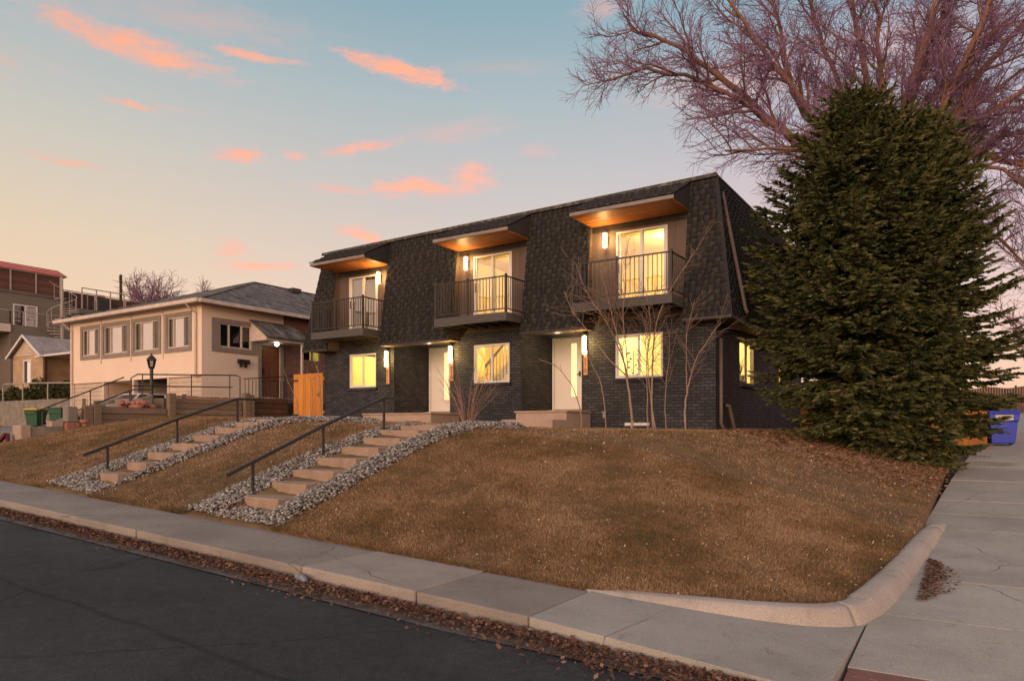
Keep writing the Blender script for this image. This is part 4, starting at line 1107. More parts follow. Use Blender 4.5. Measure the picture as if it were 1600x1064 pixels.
for lat, ztop, dep, prof in LEAD:
    ax = np.array([SP[0], SP[1], 0])+LAT*lat+DEP*dep
    base = np.array([SP[0], SP[1], SZ-.2]) if lat < 1 else np.array([SP[0], SP[1], 4.5])+LAT*.6
    cores.add([base, ax*np.array([1, 1, 0])+np.array([0, 0, max(1.5, prof[0][0]+.4)]), ax+np.array([0, 0, ztop*.75]), ax+np.array([0, 0, ztop])], [.24 if lat < 1 else .06, .17 if lat < 1 else .05, .07 if lat < 1 else .03, .012], 8)
    z = prof[0][0]+.15
    while z < ztop-.08:
        Rz = interp(z, [p[0] for p in prof], [p[1] for p in prof])
        nb = int(6+Rz*4.2)
        ph0 = rng.uniform(0, 6.28)
        for k in range(nb):
            ph = ph0+k*6.283/nb+rng.normal(0, .16)
            L = Rz*rng.uniform(.82, 1.04)*(1+.16*mnoise.noise((ph*1.3, z*1.1, lat)))
            if mnoise.noise((ph*2.2, z*1.7, lat*5+3)) < -.30: L *= .62
            f = (z-prof[0][0])/(ztop-prof[0][0])
            el = lerp(-.12, .5, f**1.6)+rng.normal(0, .09); L /= max(.8, math.cos(el))
            hd = np.array([math.cos(ph), math.sin(ph), 0])
            m = 7; pts = [ax+np.array([0, 0, z+rng.uniform(-.09, .09)])]
            e = el+.12
            for i in range(m):
                e += (-.09 if i < 3 else .10)
                pts.append(pts[-1]+(hd*math.cos(e)+np.array([0, 0, math.sin(e)]))*L/m)
            pts = np.array(pts)
            gz = lawn(min(pts[-1][0], .2), pts[-1][1])+.06
            pts[:, 2] = np.maximum(pts[:, 2], np.linspace(pts[0, 2], gz, m+1)) if pts[-1, 2] < gz else pts[:, 2]
            cores.add(pts, np.linspace(.012+.012*L, .004, m+1), 4)
            # flat sprays of twigs, denser toward the tip
            nt = int(L/.044)+4
            for t in range(nt):
                q = 1-(rng.uniform(0, 1)**1.15)*.80
                x_ = q*m; i = min(int(x_), m-1); p = pts[i]*(1-(x_-i))+pts[i+1]*(x_-i)
                d = unit(pts[i+1]-pts[i]); sdv = unit(np.cross(d, np.array([0, 0, 1.])))*(1 if t % 2 else -1)
                tl = (.16+.27*(1-q)*min(L, 1.6)/1.4)*rng.uniform(.6, 1.25)
                td = unit(d*rng.uniform(.45, .9)+sdv*rng.uniform(.35, .9)+np.array([0, 0, rng.uniform(-.42, .10)]))
                brush_p.append(p); brush_d.append(td); brush_l.append(tl)
                if tl > .2:
                    for w in range(int(tl/.08)):
                        g = rng.uniform(.25, .95)
                        pp = p+td*tl*g; dd = unit(td+unit(np.cross(td, np.array([0, 0, 1.])))*rng.uniform(.4, .9)*(1 if w % 2 else -1)+np.array([0, 0, rng.uniform(-.35, .12)]))
                        brush_p.append(pp); brush_d.append(dd); brush_l.append(rng.uniform(.09, .17))
            brush_p.append(pts[-1]); brush_d.append(unit(pts[-1]-pts[-2])); brush_l.append(.2)
        z += lerp(.20, .15, f) if Rz > .6 else .13
def needles(P, D, L, width):
    """each twig: two crossed, notched blades of needles"""
    n = len(P); up = np.array([0, 0, 1.])
    s = np.cross(D, up); s /= np.linalg.norm(s, axis=1, keepdims=True)+1e-9
    w = np.cross(s, D)
    rot = rng.uniform(-.6, .6, n)[:, None]
    a = s*np.cos(rot)+w*np.sin(rot); b = -s*np.sin(rot)+w*np.cos(rot)
    W = (width*rng.uniform(.7, 1.3, n))[:, None]; L = L[:, None]
    out = []
    prof = [(0, .25), (.25, 1.), (.38, .55), (.6, 1.0), (.72, .5), (1.0, .05)]
    V = np.empty((n, 2, 12, 3))
    for k, ax in enumerate((a, b)):
        for i, (t, h) in enumerate(prof):
            sw = .35*W*h            # needles sweep forward
            V[:, k, i] = P+D*L*t+ax*W*h
            V[:, k, 11-i] = P+D*L*t-ax*W*h
    quads = np.array([[0, 1, 10, 11], [1, 2, 9, 10], [2, 3, 8, 9], [3, 4, 7, 8], [4, 5, 6, 7]])
    # share the twig's vertices: blades of a twig are two islands of matching hue
    idx = (np.arange(n*2)[:, None, None]*12+quads[None]).reshape(-1, 4)
    return V.reshape(-1, 3), idx
P = np.array(brush_p); D = np.array(brush_d); Lb = np.array(brush_l)
keep = (P[:, 0] > XR+.35) & (P[:, 1] > 13.0)
P, D, Lb = P[keep], D[keep], Lb[keep]
v, f = needles(P, D, Lb, .0235)
trunk = cores.build('trunk', M['dead_inner'], spruce)
np_mesh_idx('crown', v, f, M['needle'], parent=spruce)
print('spruce brushes', len(P))

# saplings in front of the right unit ----------------------------------
def sapling(label, stems, spec, name='sapling_tree', cat='tree', group=None, mats=('sap_bark', 'sap_twig'), r1=.006):
    x, y = stems[0][0][0][:2]
    t = thing(name, label, cat, (x, y, lawn(x, y)), group)
    a = Tubes(); b = Tubes()
    for pts, r in stems:
        p = np.array(smooth_path([(q[0], q[1], q[2]) for q in pts], 5)); p[:, :2] += rng.normal(0, .006, (len(p), 2))
        rr = np.linspace(r*.8, r1*.8, len(p)); a.add(p, rr, 7); sprout(p, rr, 0, spec, {'twigs': b})
    for q in (a.build('trunk', M[mats[0]], t), b.build('crown', M[mats[1]], t)): q.data.shade_smooth()
    return t
SSP = [dict(per_m=7.0, len=1.0, ang=(22, 50), seg=5, wob=.09, pull=(0, 0, .03), r=.011, r1=.004, out='twigs', sides=4, start=.38, minz=-.1),
       dict(per_m=8.5, len=.42, ang=(25, 55), seg=4, wob=.12, pull=(0, 0, .02), r=.005, r1=.0028, out='twigs', sides=3, start=.15)]
yb = 15.7
def W(x, z, y=yb): return (x, y, z)
sapling('pale bare sapling with wide forked branches before the rightmost ground floor window', [
    ([W(-6.78, -.05), W(-6.83, .6), W(-6.92, 1.2), W(-7.05, 1.75), W(-7.35, 2.5, 15.5), W(-7.75, 3.2, 15.3), W(-8.0, 3.9, 15.2)], .042),
    ([W(-6.92, 1.2), W(-7.0, 1.8, 15.6), W(-7.1, 2.4, 15.4), W(-7.15, 3.1, 15.1), W(-7.3, 3.7, 15.0)], .026),
    ([W(-6.95, 1.25), W(-7.3, 1.7, 15.4), W(-7.6, 2.2, 15.2), W(-7.95, 2.7, 15.0), W(-8.15, 3.2, 14.9)], .022),
    ([W(-6.9, 1.1), W(-6.8, 1.8, 15.4), W(-6.75, 2.5, 15.1), W(-6.6, 3.3, 14.9), W(-6.55, 3.8, 14.8)], .02)], SSP, group='bare saplings by the wall')
sapling('slim bare sapling of several stems leaning right across the rightmost balcony', [
    ([W(-6.25, -.05), W(-6.3, .7), W(-6.28, 1.5), W(-6.2, 2.1, 15.6), W(-6.0, 2.7, 15.5), W(-5.6, 3.3, 15.4), W(-5.1, 3.9, 15.3), W(-4.75, 4.3, 15.2)], .032),
    ([W(-6.2, -.05), W(-6.34, .8), W(-6.36, 1.6, 15.6), W(-6.25, 2.4, 15.5), W(-6.35, 3.2, 15.4)], .022),
    ([W(-6.4, -.05), W(-6.42, .9), W(-6.40, 1.8, 15.6), W(-6.35, 2.5, 15.4)], .018)], SSP, group='bare saplings by the wall')
sapling('single thin straight bare sapling between window and house corner', [([W(-5.95, -.05), W(-5.98, .8), W(-5.9, 1.5), W(-5.8, 2.2, 15.5)], .015)], SSP, group='bare saplings by the wall')
sapling('spreading bare sapling nearest the right front corner of the townhouse', [
    ([W(-5.5, -.08), W(-5.52, .5), W(-5.42, 1.0), W(-5.25, 1.5, 15.6), W(-4.95, 1.9, 15.5), W(-4.65, 2.3, 15.5)], .032),
    ([W(-5.47, .8), W(-5.45, 1.5, 15.6), W(-5.4, 2.1, 15.5), W(-5.2, 2.8, 15.4)], .018)], SSP, group='bare saplings by the wall')
TSP = [dict(per_m=2.4, len=.55, ang=(35, 75), seg=4, wob=.1, pull=(0, 0, .01), r=.009, r1=.003, out='twigs', sides=4, start=.55, minz=-.3),
       dict(per_m=4, len=.25, ang=(25, 55), seg=3, wob=.12, pull=(0, 0, .0), r=.004, r1=.0025, out='twigs', sides=3, start=.1)]
sapling('small bare sapling bending left in front of the right white entry door', [([(-7.75, 15.0, .0), (-7.8, 15.0, .5), (-7.95, 14.9, 1.0), (-8.3, 14.8, 1.45), (-8.75, 14.7, 1.65)], .02)], TSP, group='bare saplings by the wall')
sapling('thin bare sapling right of the nearest entry door', [([W(-7.45, -.02), W(-7.5, .6), W(-7.6, 1.1), W(-7.8, 1.5), W(-8.0, 1.9)], .02)], TSP, group='bare saplings by the wall')
sapling('tall thin bare sapling just right of the orange gate', [([(-17.35, 15.9, .25), (-17.45, 15.9, 1.0), (-17.5, 15.9, 1.7), (-17.75, 15.8, 2.4)], .028), ([(-17.4, 15.9, .5), (-17.3, 15.8, 1.2), (-17.35, 15.7, 2.0)], .014)], TSP, group='bare saplings at the left end')
sapling('thin wispy bare sapling standing before the orange gate', [([(-18.3, 15.8, .28), (-18.4, 15.8, .9), (-18.7, 15.7, 1.5), (-18.9, 15.7, 1.9)], .018), ([(-17.85, 15.9, .28), (-17.8, 15.9, 1.2), (-17.95, 15.8, 1.9)], .016)], TSP, group='bare saplings at the left end')
# dense many stemmed shrub beside the left white door
st = []
for k in range(30):
    a = rng.uniform(0, 6.28); sp_ = rng.uniform(.2, .85); h = rng.uniform(.8, 1.75)
    x0, y0 = -10.95+.10*math.cos(a), 14.9+.10*math.sin(a)
    st.append(([(x0, y0, lawn(x0, y0)-.03), (x0+.25*sp_*math.cos(a), y0+.25*sp_*math.sin(a), .1+h*.4), (x0+sp_*math.cos(a), y0+sp_*math.sin(a)*.7, .1+h)], .013))
HSP = [dict(per_m=4.0, len=.5, ang=(18, 45), seg=4, wob=.1, pull=(0, 0, .03), r=.006, r1=.0028, out='twigs', sides=3, start=.3, minz=-.1),
       dict(per_m=4, len=.2, ang=(25, 50), seg=3, wob=.1, pull=(0, 0, .0), r=.0035, r1=.0022, out='twigs', sides=3, start=.2)]
sapling('leafless many stemmed shrub fanning up beside the left white entry door', st, HSP, 'bare_shrub', 'shrub', None, ('shrub_twig', 'shrub_twig'), .004)
# far purple trees
FSP = [dict(per_m=3.2, len=2.2, ang=(25, 60), seg=4, wob=.12, pull=(0, 0, .03), r=.05, r1=.015, out='twigs', sides=4, start=.1, minz=-.2),
       dict(per_m=7, len=1.1, ang=(25, 60), seg=3, wob=.15, pull=(0, 0, .02), r=.03, r1=.018, out='twigs', sides=3, start=.1)]
def far_tree(label, x, y, z0, h, spread, group, nl=9):
    t = thing('bare_tree', label, 'tree', (x, y, z0), group)
    a = Tubes(); b = Tubes()
    a.add([(x, y, z0), (x, y, z0+h*.25), (x+.1, y, z0+h*.45)], [.25, .2, .16], 8)
    for k in range(nl):
        an = k*2.4; q = .4+.6*rng.uniform()
        e = np.array([x+spread*q*math.cos(an), y+spread*q*math.sin(an), z0+h*(.75+.3*rng.uniform())])
        s0 = np.array([x, y, z0+h*(.25+.2*rng.uniform())]); mid = s0*.5+e*.5+np.array([0, 0, .5])
        p = np.array(smooth_path([tuple(s0), tuple(mid), tuple(e)], 4)); rr = np.linspace(.11, .03, len(p)); a.add(p, rr, 6); sprout(p, rr, 0, FSP, {'twigs': b})
    a.build('trunk', M['bark'], t); b.build('crown', M['twig'], t)
far_tree('distant purplish bare tree rising behind the left end of the beige house roof', -70.7, 42.0, 1.5, 13.0, 2.3, 'far bare trees', 26)
far_tree('distant purplish bare treetop just above the beige house roof ridge slope', -65.3, 44.0, 2.0, 11.6, .5, 'far bare trees', 5)
far_tree('distant purplish bare tree beyond the alley, right of the spruce', 4.0, 62.0, 1.3, 7.0, 3.5, 'far bare trees')
far_tree('distant low bare tree beyond the alley at the right edge', 9.5, 70.0, 1.6, 6.0, 3.5, 'far bare trees')
# hedge on the terrace left of the beige house
def leafy(label, boxes, n, size, name='hedge', cat='hedge', stems=True):
    t = thing(name, label, cat, (boxes[0][0], boxes[0][2], boxes[0][4]))
    Vv = []
    for bx in boxes:
        k = int(n*(bx[1]-bx[0]))
        p = np.stack([rng.uniform(bx[0], bx[1], k), rng.uniform(bx[2], bx[3], k), bx[4]+(bx[5]-bx[4])*rng.uniform(0, 1, k)**.7], 1)
        top_ = np.array([.72+.4*mnoise.noise((q[0]*1.1, q[1]*1.1, 2)) for q in p]); p[:, 2] = bx[4]+(p[:, 2]-bx[4])*top_
        d = rng.normal(0, 1, (k, 3)); d /= np.linalg.norm(d, axis=1, keepdims=True); e = np.cross(d, rng.normal(0, 1, (k, 3))); e /= np.linalg.norm(e, axis=1, keepdims=True)
        s = size*rng.uniform(.6, 1.4, (k, 1)); v = np.empty((k, 4, 3)); v[:, 0] = p-d*s; v[:, 1] = p-e*s*.5; v[:, 2] = p+d*s; v[:, 3] = p+e*s*.5
        Vv.append(v.reshape(-1, 3))
    np_mesh('foliage', np.concatenate(Vv), 4, M['hedge'], parent=t)
    s = MB()
    for bx in boxes:
        for i in range(6):
            x = lerp(bx[0], bx[1], (i+.5)/6); y = (bx[2]+bx[3])/2; s.tube([(x, y, bx[4]-.1), (x+.1, y, bx[4]+.3), (x-.05, y+.1, bx[4]+(bx[5]-bx[4])*.7)], [.03, .02, .01], 5)
    s.build('stem', M['dead_inner'], t)
leafy('low dark green hedge behind the pipe railing on the terrace', [(-50.5, -46.5, 20.1, 21.1, 1.55, 2.55), (-46.5, -41.5, 20.1, 21.3, 1.55, 2.9), (-41.5, -36.5, 20.1, 21.0, 1.55, 2.7)], 900, .08)
# ---------------------------------------------------------------- gate and timber walls at the left end
t = thing('wooden_gate', 'bright orange cedar board gate between the dark townhouse and the brick house', 'gate', (-18.75, 16.6, .3))
s = MB(); x = -19.48
while x < -18.08:
    w = min(.118, -18.03-x); s.box(x, x+w-.008, 16.585+rnd.uniform(-.004, .004), 16.61, .33, 1.84+rnd.uniform(-.006, .006)); x += w
s.build('board_panel', M['orange_wood'], t)
s = MB()
for z in (.55, 1.65): s.box(-19.47, -18.04, 16.612, 16.65, z-.05, z+.05)
s.build('gate_rail', M['orange_wood'], t)
for z in (.47, 1.62):
    h = MB(); h.bar((-19.5, 16.575, z), (-19.24, 16.575, z), .012, .05); h.bar((-19.5, 16.57, z-.09), (-19.5, 16.57, z+.09), .04, .014); h.build('hinge', M['black_metal'], t)
h = MB(); h.bar((-18.2, 16.57, 1.05), (-18.2, 16.57, 1.22), .03, .03); h.tube([(-18.2, 16.56, 1.18), (-18.28, 16.53, 1.13), (-18.2, 16.55, 1.08)], .012, 6); h.build('latch', M['black_metal'], t)

def lawnz(x, y): return lawn(max(x, -19.6), y)
XT = -19.72
def timber(label, y0, y1, z0, z1, n, mat, mname='timber_wall'):
    t = thing(mname, label, 'wall', (XT, (y0+y1)/2, z0), group='timber retaining walls')
    s = MB(); h = (z1-z0)/n
    for i in range(n):
        s.box(XT-.18+rnd.uniform(-.01, .01), XT+rnd.uniform(-.012, .012), y0, y1, z0+i*h, z0+(i+1)*h-.008)
    s.build('timbers', M[mat], t, bevel=.012); return t
timber('long low weathered timber retaining wall at the lower end of the lawn edge', 10.32, 12.18, -.25, .58, 5, 'timber')
w2 = timber('taller weathered timber retaining wall topped by jagged edging, in the middle', 12.42, 14.72, .1, .92, 5, 'timber')
timber('dark brown stained timber wall meeting the orange gate', 15.0, 16.56, .15, 1.02, 5, 'timber_dark')
s = MB(); y = 12.45
while y < 14.7:
    s.box(XT-.12, XT-.02, y, y+.13, .925, .96+rnd.uniform(0, .02)); y += .15
s.build('edging', M['pink_stone'], w2)
for y, z0, z1, lab in ((10.18, -.3, .66, 'weathered timber post at the low end of the timber wall'), (12.3, .0, 1.03, 'square timber post between the two weathered wall sections'),
                       (14.86, .15, 1.14, 'pair of timber posts where weathered and dark timber walls meet')):
    t = thing('timber_post', lab, 'post', (XT+.05, y, z0), group='timber wall posts')
    s = MB(); s.box(XT-.06, XT+.12, y-.1, y+.1, z0, z1); s.build('post', M['timber'], t, bevel=.012)
    if y != 12.3:
        s = MB(); s.box(XT-.08, XT+.10, y-.33 if y < 12 else y+.11, y-.11 if y < 12 else y+.27, z0, z1-.05); s.build('post', M['timber'], t, bevel=.012)
def rocks(label, group, pts, size, mat, name):
    for x, y, z in pts:
        o = stones(name, [(x, y, z)], size, mat, flat=.55, label=label, cat='rock', group=group)
rocks('reddish flagstone on the terrace edge at the foot of the lamp post', 'flagstones by the lamp post', [(rng.uniform(-20.34, -20.0), 11.15+.06*(k % 16), .635+.10*(k//16)) for k in range(26)], .12, M['pink_stone'], 'flagstone')
rocks('pinkish rubble stone piled at the low end of the timber wall', 'rubble stones by the timber wall', [(rng.uniform(-20.15, -19.6), rng.uniform(9.78, 10.03), lawnz(-19.6, 9.9)+.02+.10*(k//4)) for k in range(13)], .10, M['pink_stone'], 'rubble_stone')
t = thing('stone_pier', 'short pier of grey stone over pink stone at the driveway edge', 'pier', (-19.75, 9.5, -.4))
s = MB(); s.box(-19.92, -19.6, 9.38, 9.72, -.4, .16); s.build('pier_base', M['pink_stone'], t, bevel=.03)
s = MB(); s.box(-19.9, -19.63, 9.42, 9.69, .162, .58); s.build('pier_top', M['old_conc'], t, bevel=.04)
t = thing('concrete_wall', 'low weathered concrete wall with pale end block beside the driveway', 'wall', (-19.8, 8.8, -.7))
s = MB(); s.box(-20.0, -19.68, 8.60, 9.37, -.9, .05); s.build('wall_body', M['old_conc'], t, bevel=.015)
s = MB(); s.box(-20.12, -19.66, 8.36, 8.595, -.9, .09); s.build('end_block', M['stoop_conc'], t, bevel=.02)
s = MB(); s.box(-19.98, -19.70, 9.08, 9.365, .053, .20); s.build('cap_block', M['stoop_conc'], t, bevel=.015)
t = thing('red_trestle', 'dark red folded trestle leaning at the end of the low concrete wall', 'trestle', (-20.2, 8.15, -.55))
s = MB(); s.bar((-20.42, 8.05, -.52), (-20.05, 8.2, -.12), .12, .06); s.build('leg', M['red_paint'], t)
s = MB(); s.bar((-19.95, 8.22, -.52), (-20.02, 8.22, -.12), .10, .06); s.build('leg', M['red_paint'], t)
t = thing('barrier_rail', 'dark double rail with grey panel at the far left driveway edge', 'barrier', (-22.5, 8.2, -.6))
s = MB()
for z in (.06, -.09, -.33): s.bar((-24.5, 8.4, z), (-20.9, 8.3, z), .04)
s.build('rail', M['black_metal'], t)
s = MB(); s.box(-24.5, -20.95, 8.36, 8.39, -.07, .04); s.build('panel', M['grey_metal'], t)
for x in (-24.3, -22.6, -21.0):
    s = MB(); s.bar((x, 8.42, -.75), (x, 8.42, .06), .05); s.build('post', M['black_metal'], t)

# driveway and terrace of the beige house (setting)
grid('driveway', fr_(-52, -19.95, 30), [6.13, 7, 8.5, 10, 12, 14, 16, 19.5, 23], lambda x, y: lerp(street(x)+.0, -.10+.0*y, sstep((y-6.1)/7.5)) if x > -35 else lerp(street(x), .08, sstep((y-6.1)/8)), M['concrete'])
mb = MB()
mb.box(-23.78, -19.91, 12.2, 23.9, -.6, .90)
mb.box(-20.41, -19.91, 10.42, 12.195, -.6, .60)
mb.build('terrace', M['ground'], kind='structure', origin=(0, 0, 0))
mb = MB()
for i in range(8):
    y = 10.0+i*.27; z = -.15+i*.15
    mb.box(-21.95, -20.6, y, 12.19, z-.3 if i else -.7, z) if i == 0 else mb.box(-21.95, -20.6, y, 12.19, z-.149, z)
mb.build('terrace_steps', M['old_conc'], kind='structure', origin=(0, 0, 0))
for x, lab in ((-22.1, 'sloping concrete cheek wall on the far side of the terrace stairs'), (-20.5, 'sloping concrete cheek wall on the near side of the terrace stairs')):
    s = MB(); s.prism([(x-.08, 9.7, -.6), (x-.08, 12.18, -.6), (x-.08, 12.18, 1.02), (x-.08, 9.7, -.02)], (.16, 0, 0))
    s.build('cheek_wall', M['old_conc'], label=lab, cat='wall', bevel=.015)

def pipe_rail(label, segs_, posts, r=.02, mat='black_metal', name='handrail', group=None):
    p0 = segs_[0][0]
    t = thing(name, label, 'handrail', (p0[0], p0[1], p0[2]-1), group)
    s = MB()
    for sg in segs_: s.tube(sg, r, 6)
    s.build('rail', M[mat], t)
    for x, y, z0, z1 in posts:
        s = MB(); s.tube([(x, y, z0), (x, y, z1)], r*.95, 6); s.build('post', M[mat], t)
pipe_rail('black stair handrail climbing to the terrace, upper of the two beside the lamp post', [[(-22.0, 9.7, .46), (-22.0, 12.2, 1.58)]], [(-22.0, 9.9, -.1, .5), (-22.0, 11.2, .6, 1.12)], group='stair handrails of the beige house')
pipe_rail('black stair handrail climbing to the terrace, lower of the two beside the lamp post', [[(-20.45, 9.95, .44), (-20.45, 11.6, 1.13), (-20.45, 12.2, 1.16)]], [(-20.45, 10.2, -.1, .52), (-20.45, 11.5, .5, 1.08)], group='stair handrails of the beige house')
pipe_rail('long dark terrace railing with one mid rail in front of the beige house corner', [[(-21.0, 11.85, .75), (-21.0, 11.85, 1.5), (-21.0, 12.05, 1.62), (-21.0, 15.45, 1.80), (-21.0, 15.6, 1.76), (-21.0, 15.6, .9)], [(-21.0, 11.9, 1.27), (-21.0, 15.3, 1.39)]],
          [(-21.0, 12.2, .9, 1.62), (-21.0, 13.8, .9, 1.70), (-21.0, 15.2, .9, 1.78)], name='railing')
t = thing('railing', 'short ornamental wrought iron railing before the wooden door of the beige house', 'railing', (-21.0, 16.5, .9))
s = MB(); s.bar((-21, 15.75, 1.70), (-21, 17.9, 1.92), .03); s.bar((-21, 15.75, 1.0), (-21, 17.9, 1.0), .025)
for i in range(15): s.bar((-21, 15.8+i*.148, 1.0), (-21, 15.8+i*.148, 1.70), .014)
for c in (16.6, 17.1):
    for sg in (-1, 1): s.tube([(-20.98, c+sg*(.02+.09*math.sin(a)), 1.1+.5*a/6.28) for a in np.linspace(0, 6.28, 12)], .008, 4)
s.build('panel', M['black_metal'], t)

# lamp post
x, y = -21.45, 12.75
t = thing('lamp_post', 'dark metal lamp post with unlit lantern standing on the terrace', 'lamp post', (x, y, .88))
s = MB(); s.lathe([(.09, .85), (.075, .98), (.055, 1.05), (.05, 1.7), (.06, 1.92), (.045, 1.78), (.045, 1.86)], x, y, 10); s.build('post', M['black_metal'], t)
s = MB(); s.lathe([(.07, 1.88), (.12, 2.12)], x, y, 6); s.build('lantern_glass', M['glass_dark'], t)
s = MB()
for k in range(6):
    a = k*math.pi/3; s.bar((x+.072*math.cos(a), y+.072*math.sin(a), 1.87), (x+.124*math.cos(a), y+.124*math.sin(a), 2.13), .016)
s.lathe([(.05, 1.85), (.085, 1.88)], x, y, 6); s.lathe([(.15, 2.12), (.14, 2.15), (.06, 2.25), (.02, 2.28), (.012, 2.33)], x, y, 6)
s.build('lantern_frame', M['black_metal'], t)

# ---------------------------------------------------------------- beige house
BX0, BX1, BY0, BY1 = -33.2, -23.8, 16.05, 31.0
BF = ('F', BY0); BR = ('R', BX1)
BH = thing('beige_house', 'cream stucco bungalow with grey hip roof, taupe framed windows and open garage below', 'building', (-28.5, 22, -.1))
FW = [(-32.3, -30.72, 2.92, 4.36), (-30.6, -28.52, 2.90, 4.36), (-28.35, -26.35, 2.89, 4.36), (-26.1, -24.4, 2.88, 4.36)]
mb = MB()
gl = [(a+.16, b-.16, c+.17, d-.15) for a, b, c, d in FW]
wall(mb, BF, BX0, BX1, 1.94, 4.72, gl, .12)
sw = (16.78, 18.2, 3.06, 3.97)
wall(mb, BR, BY0, 19.75, .85, 4.72, [sw, (18.66, 19.58, 1.25, 3.30)], .12)
mb.quad((BX0, BY0, 1.94), (BX0, BY0, 4.72), (BX0, BY1, 4.72), (BX0, BY1, 1.94))
mb.quad((BX0, BY0, 1.941), (BX1, BY0, 1.941), (BX1, BY1, 1.941), (BX0, BY1, 1.941))
mb.build('stucco_wall', M['stucco'], BH)
mb = MB(); wall(mb, ('R', BX1-.02), 19.752, BY1, .6, 4.7, [(20.55, 21.75, 2.85, 3.95)], .12); mb.quad((BX0, BY1, 0), (BX1, BY1, 0), (BX1, BY1, 4.7), (BX0, BY1, 4.7))
mb.build('brick_wall', M['brick_red'], BH)
# lower storey: lap siding either side of the garage openings
def laps(u0, u1, z0, z1):
    mb = MB(); z = z0
    while z < z1-.02:
        h = min(.17, z1-z)
        mb.hexa([(u0, BY0+.05, z), (u1, BY0+.05, z), (u1, BY0+.2, z), (u0, BY0+.2, z)], [(u0, BY0+.085, z+h), (u1, BY0+.085, z+h), (u1, BY0+.2, z+h), (u0, BY0+.2, z+h)]); z += h
    mb.build('lap_siding', M['cream_siding'], BH)
laps(-33.15, -30.6, -.12, 1.935); laps(-25.9, -23.82, -.12, 1.935)
for a in (-30.58, -28.35, -25.95):
    mb = MB(); mb.box(a-.06, a+.06, BY0+.03, BY0+.22, -.12, 1.935); mb.build('garage_post', M['cream_trim'], BH)
mb = MB()
mb.quad((-30.5, 17.6, -.1), (-28.4, 17.6, -.1), (-28.4, 17.6, 1.93), (-30.5, 17.6, 1.93)); mb.quad((-28.36, BY0+.2, -.1), (-28.36, 22, -.1), (-28.36, 22, 1.93), (-28.36, BY0+.2, 1.93))
mb.quad((-30.52, BY0+.2, -.1), (-30.52, 17.6, -.1), (-30.52, 17.6, 1.93), (-30.52, BY0+.2, 1.93))
mb.build('carport_wall', M['cream_siding'], BH)
mb = MB(); mb.quad((-28.3, 22.5, -.1), (-25.9, 22.5, -.1), (-25.9, 22.5, 1.93), (-28.3, 22.5, 1.93)); mb.quad((-25.9, BY0+.2, -.1), (-25.9, 22.5, -.1), (-25.9, 22.5, 1.93), (-25.9, BY0+.2, 1.93))
mb.quad((-28.3, BY0+.1, 1.92), (-25.9, BY0+.1, 1.92), (-25.9, 22.5, 1.92), (-28.3, 22.5, 1.92))
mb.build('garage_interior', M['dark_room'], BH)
for u in (-32.1, -24.9):
    s = MB(); ob(s, BF, u-.2, u+.2, -.05, -.03, .75, 1.35); o = s.build('small_window', M['cream_trim'], BH)
    s = MB(); ob(s, BF, u-.15, u+.15, -.03, -.025, .80, 1.30); s.build('pane', M['car_glass'], o)
for k, w in enumerate(FW):
    a, b, c, d = w
    s = MB(); ob(s, BF, a, a+.16, -.01, .035, c, d); ob(s, BF, b-.16, b, -.01, .035, c, d); ob(s, BF, a+.16, b-.16, -.01, .034, d-.15, d); ob(s, BF, a+.16, b-.16, -.01, .034, c, c+.17)
    f = s.build('window', M['stucco_trim'], BH)
    a2, b2, c2, d2 = gl[k]; q = (b2-a2)
    s = MB()
    for u in (a2, a2+q*.25, b2-q*.25-.04, b2-.04): ob(s, BF, u, u+.04, -.09, -.01, c2, d2)
    ob(s, BF, a2, b2, -.09, -.012, d2-.05, d2); ob(s, BF, a2, b2, -.09, -.012, c2, c2+.05)
    s.build('window_frame', M['cream_trim'], f)
    s = MB(); n = 14
    for i in range(n):
        u0 = lerp(a2+q*.24, b2-q*.24, i/n); u1 = lerp(a2+q*.24, b2-q*.24, (i+1)/n); e0 = -.075-.012*(i % 2); e1 = -.075-.012*((i+1) % 2)
        s.quad(fp(BF, u0, e0, c2), fp(BF, u1, e1, c2), fp(BF, u1, e1, d2), fp(BF, u0, e0, d2))
    s.build('curtain', M['curtain'], f)
    s = MB(); s.quad(fp(BF, a2, -.06, c2), fp(BF, b2, -.06, c2), fp(BF, b2, -.06, d2), fp(BF, a2, -.06, d2)); s.build('pane', M['glass'], f)
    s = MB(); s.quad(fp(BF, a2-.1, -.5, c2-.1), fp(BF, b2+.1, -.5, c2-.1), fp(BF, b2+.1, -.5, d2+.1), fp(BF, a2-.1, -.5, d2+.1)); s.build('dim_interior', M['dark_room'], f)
# wall strips between the front windows
for u in (-30.66, -28.43, -26.22):
    mb = MB(); ob(mb, BF, u-.035, u+.035, .002, .03, 2.7, 4.6); mb.build('wall_batten', M['cream_trim'], BH)
# side picture window
s = MB(); a, b, c, d = (16.45, 18.42, 2.88, 4.13)
ob(s, BR, a, sw[0], -.01, .035, c, d); ob(s, BR, sw[1], b, -.01, .035, c, d); ob(s, BR, sw[0], sw[1], -.01, .034, sw[3], d); ob(s, BR, sw[0], sw[1], -.01, .034, c, sw[2])
f = s.build('window', M['stucco_trim'], BH)
s = MB()
for u in (sw[0], sw[0]+.40, sw[1]-.46, sw[1]-.05): ob(s, BR, u, u+.05, -.09, -.005, sw[2], sw[3])
ob(s, BR, sw[0], sw[1], -.09, -.007, sw[2], sw[2]+.05); ob(s, BR, sw[0], sw[1], -.09, -.007, sw[3]-.05, sw[3]); s.build('window_frame', M['cream_trim'], f)
s = MB(); s.quad(fp(BR, sw[0], -.06, sw[2]), fp(BR, sw[1], -.06, sw[2]), fp(BR, sw[1], -.06, sw[3]), fp(BR, sw[0], -.06, sw[3])); s.build('pane', M['glass'], f)
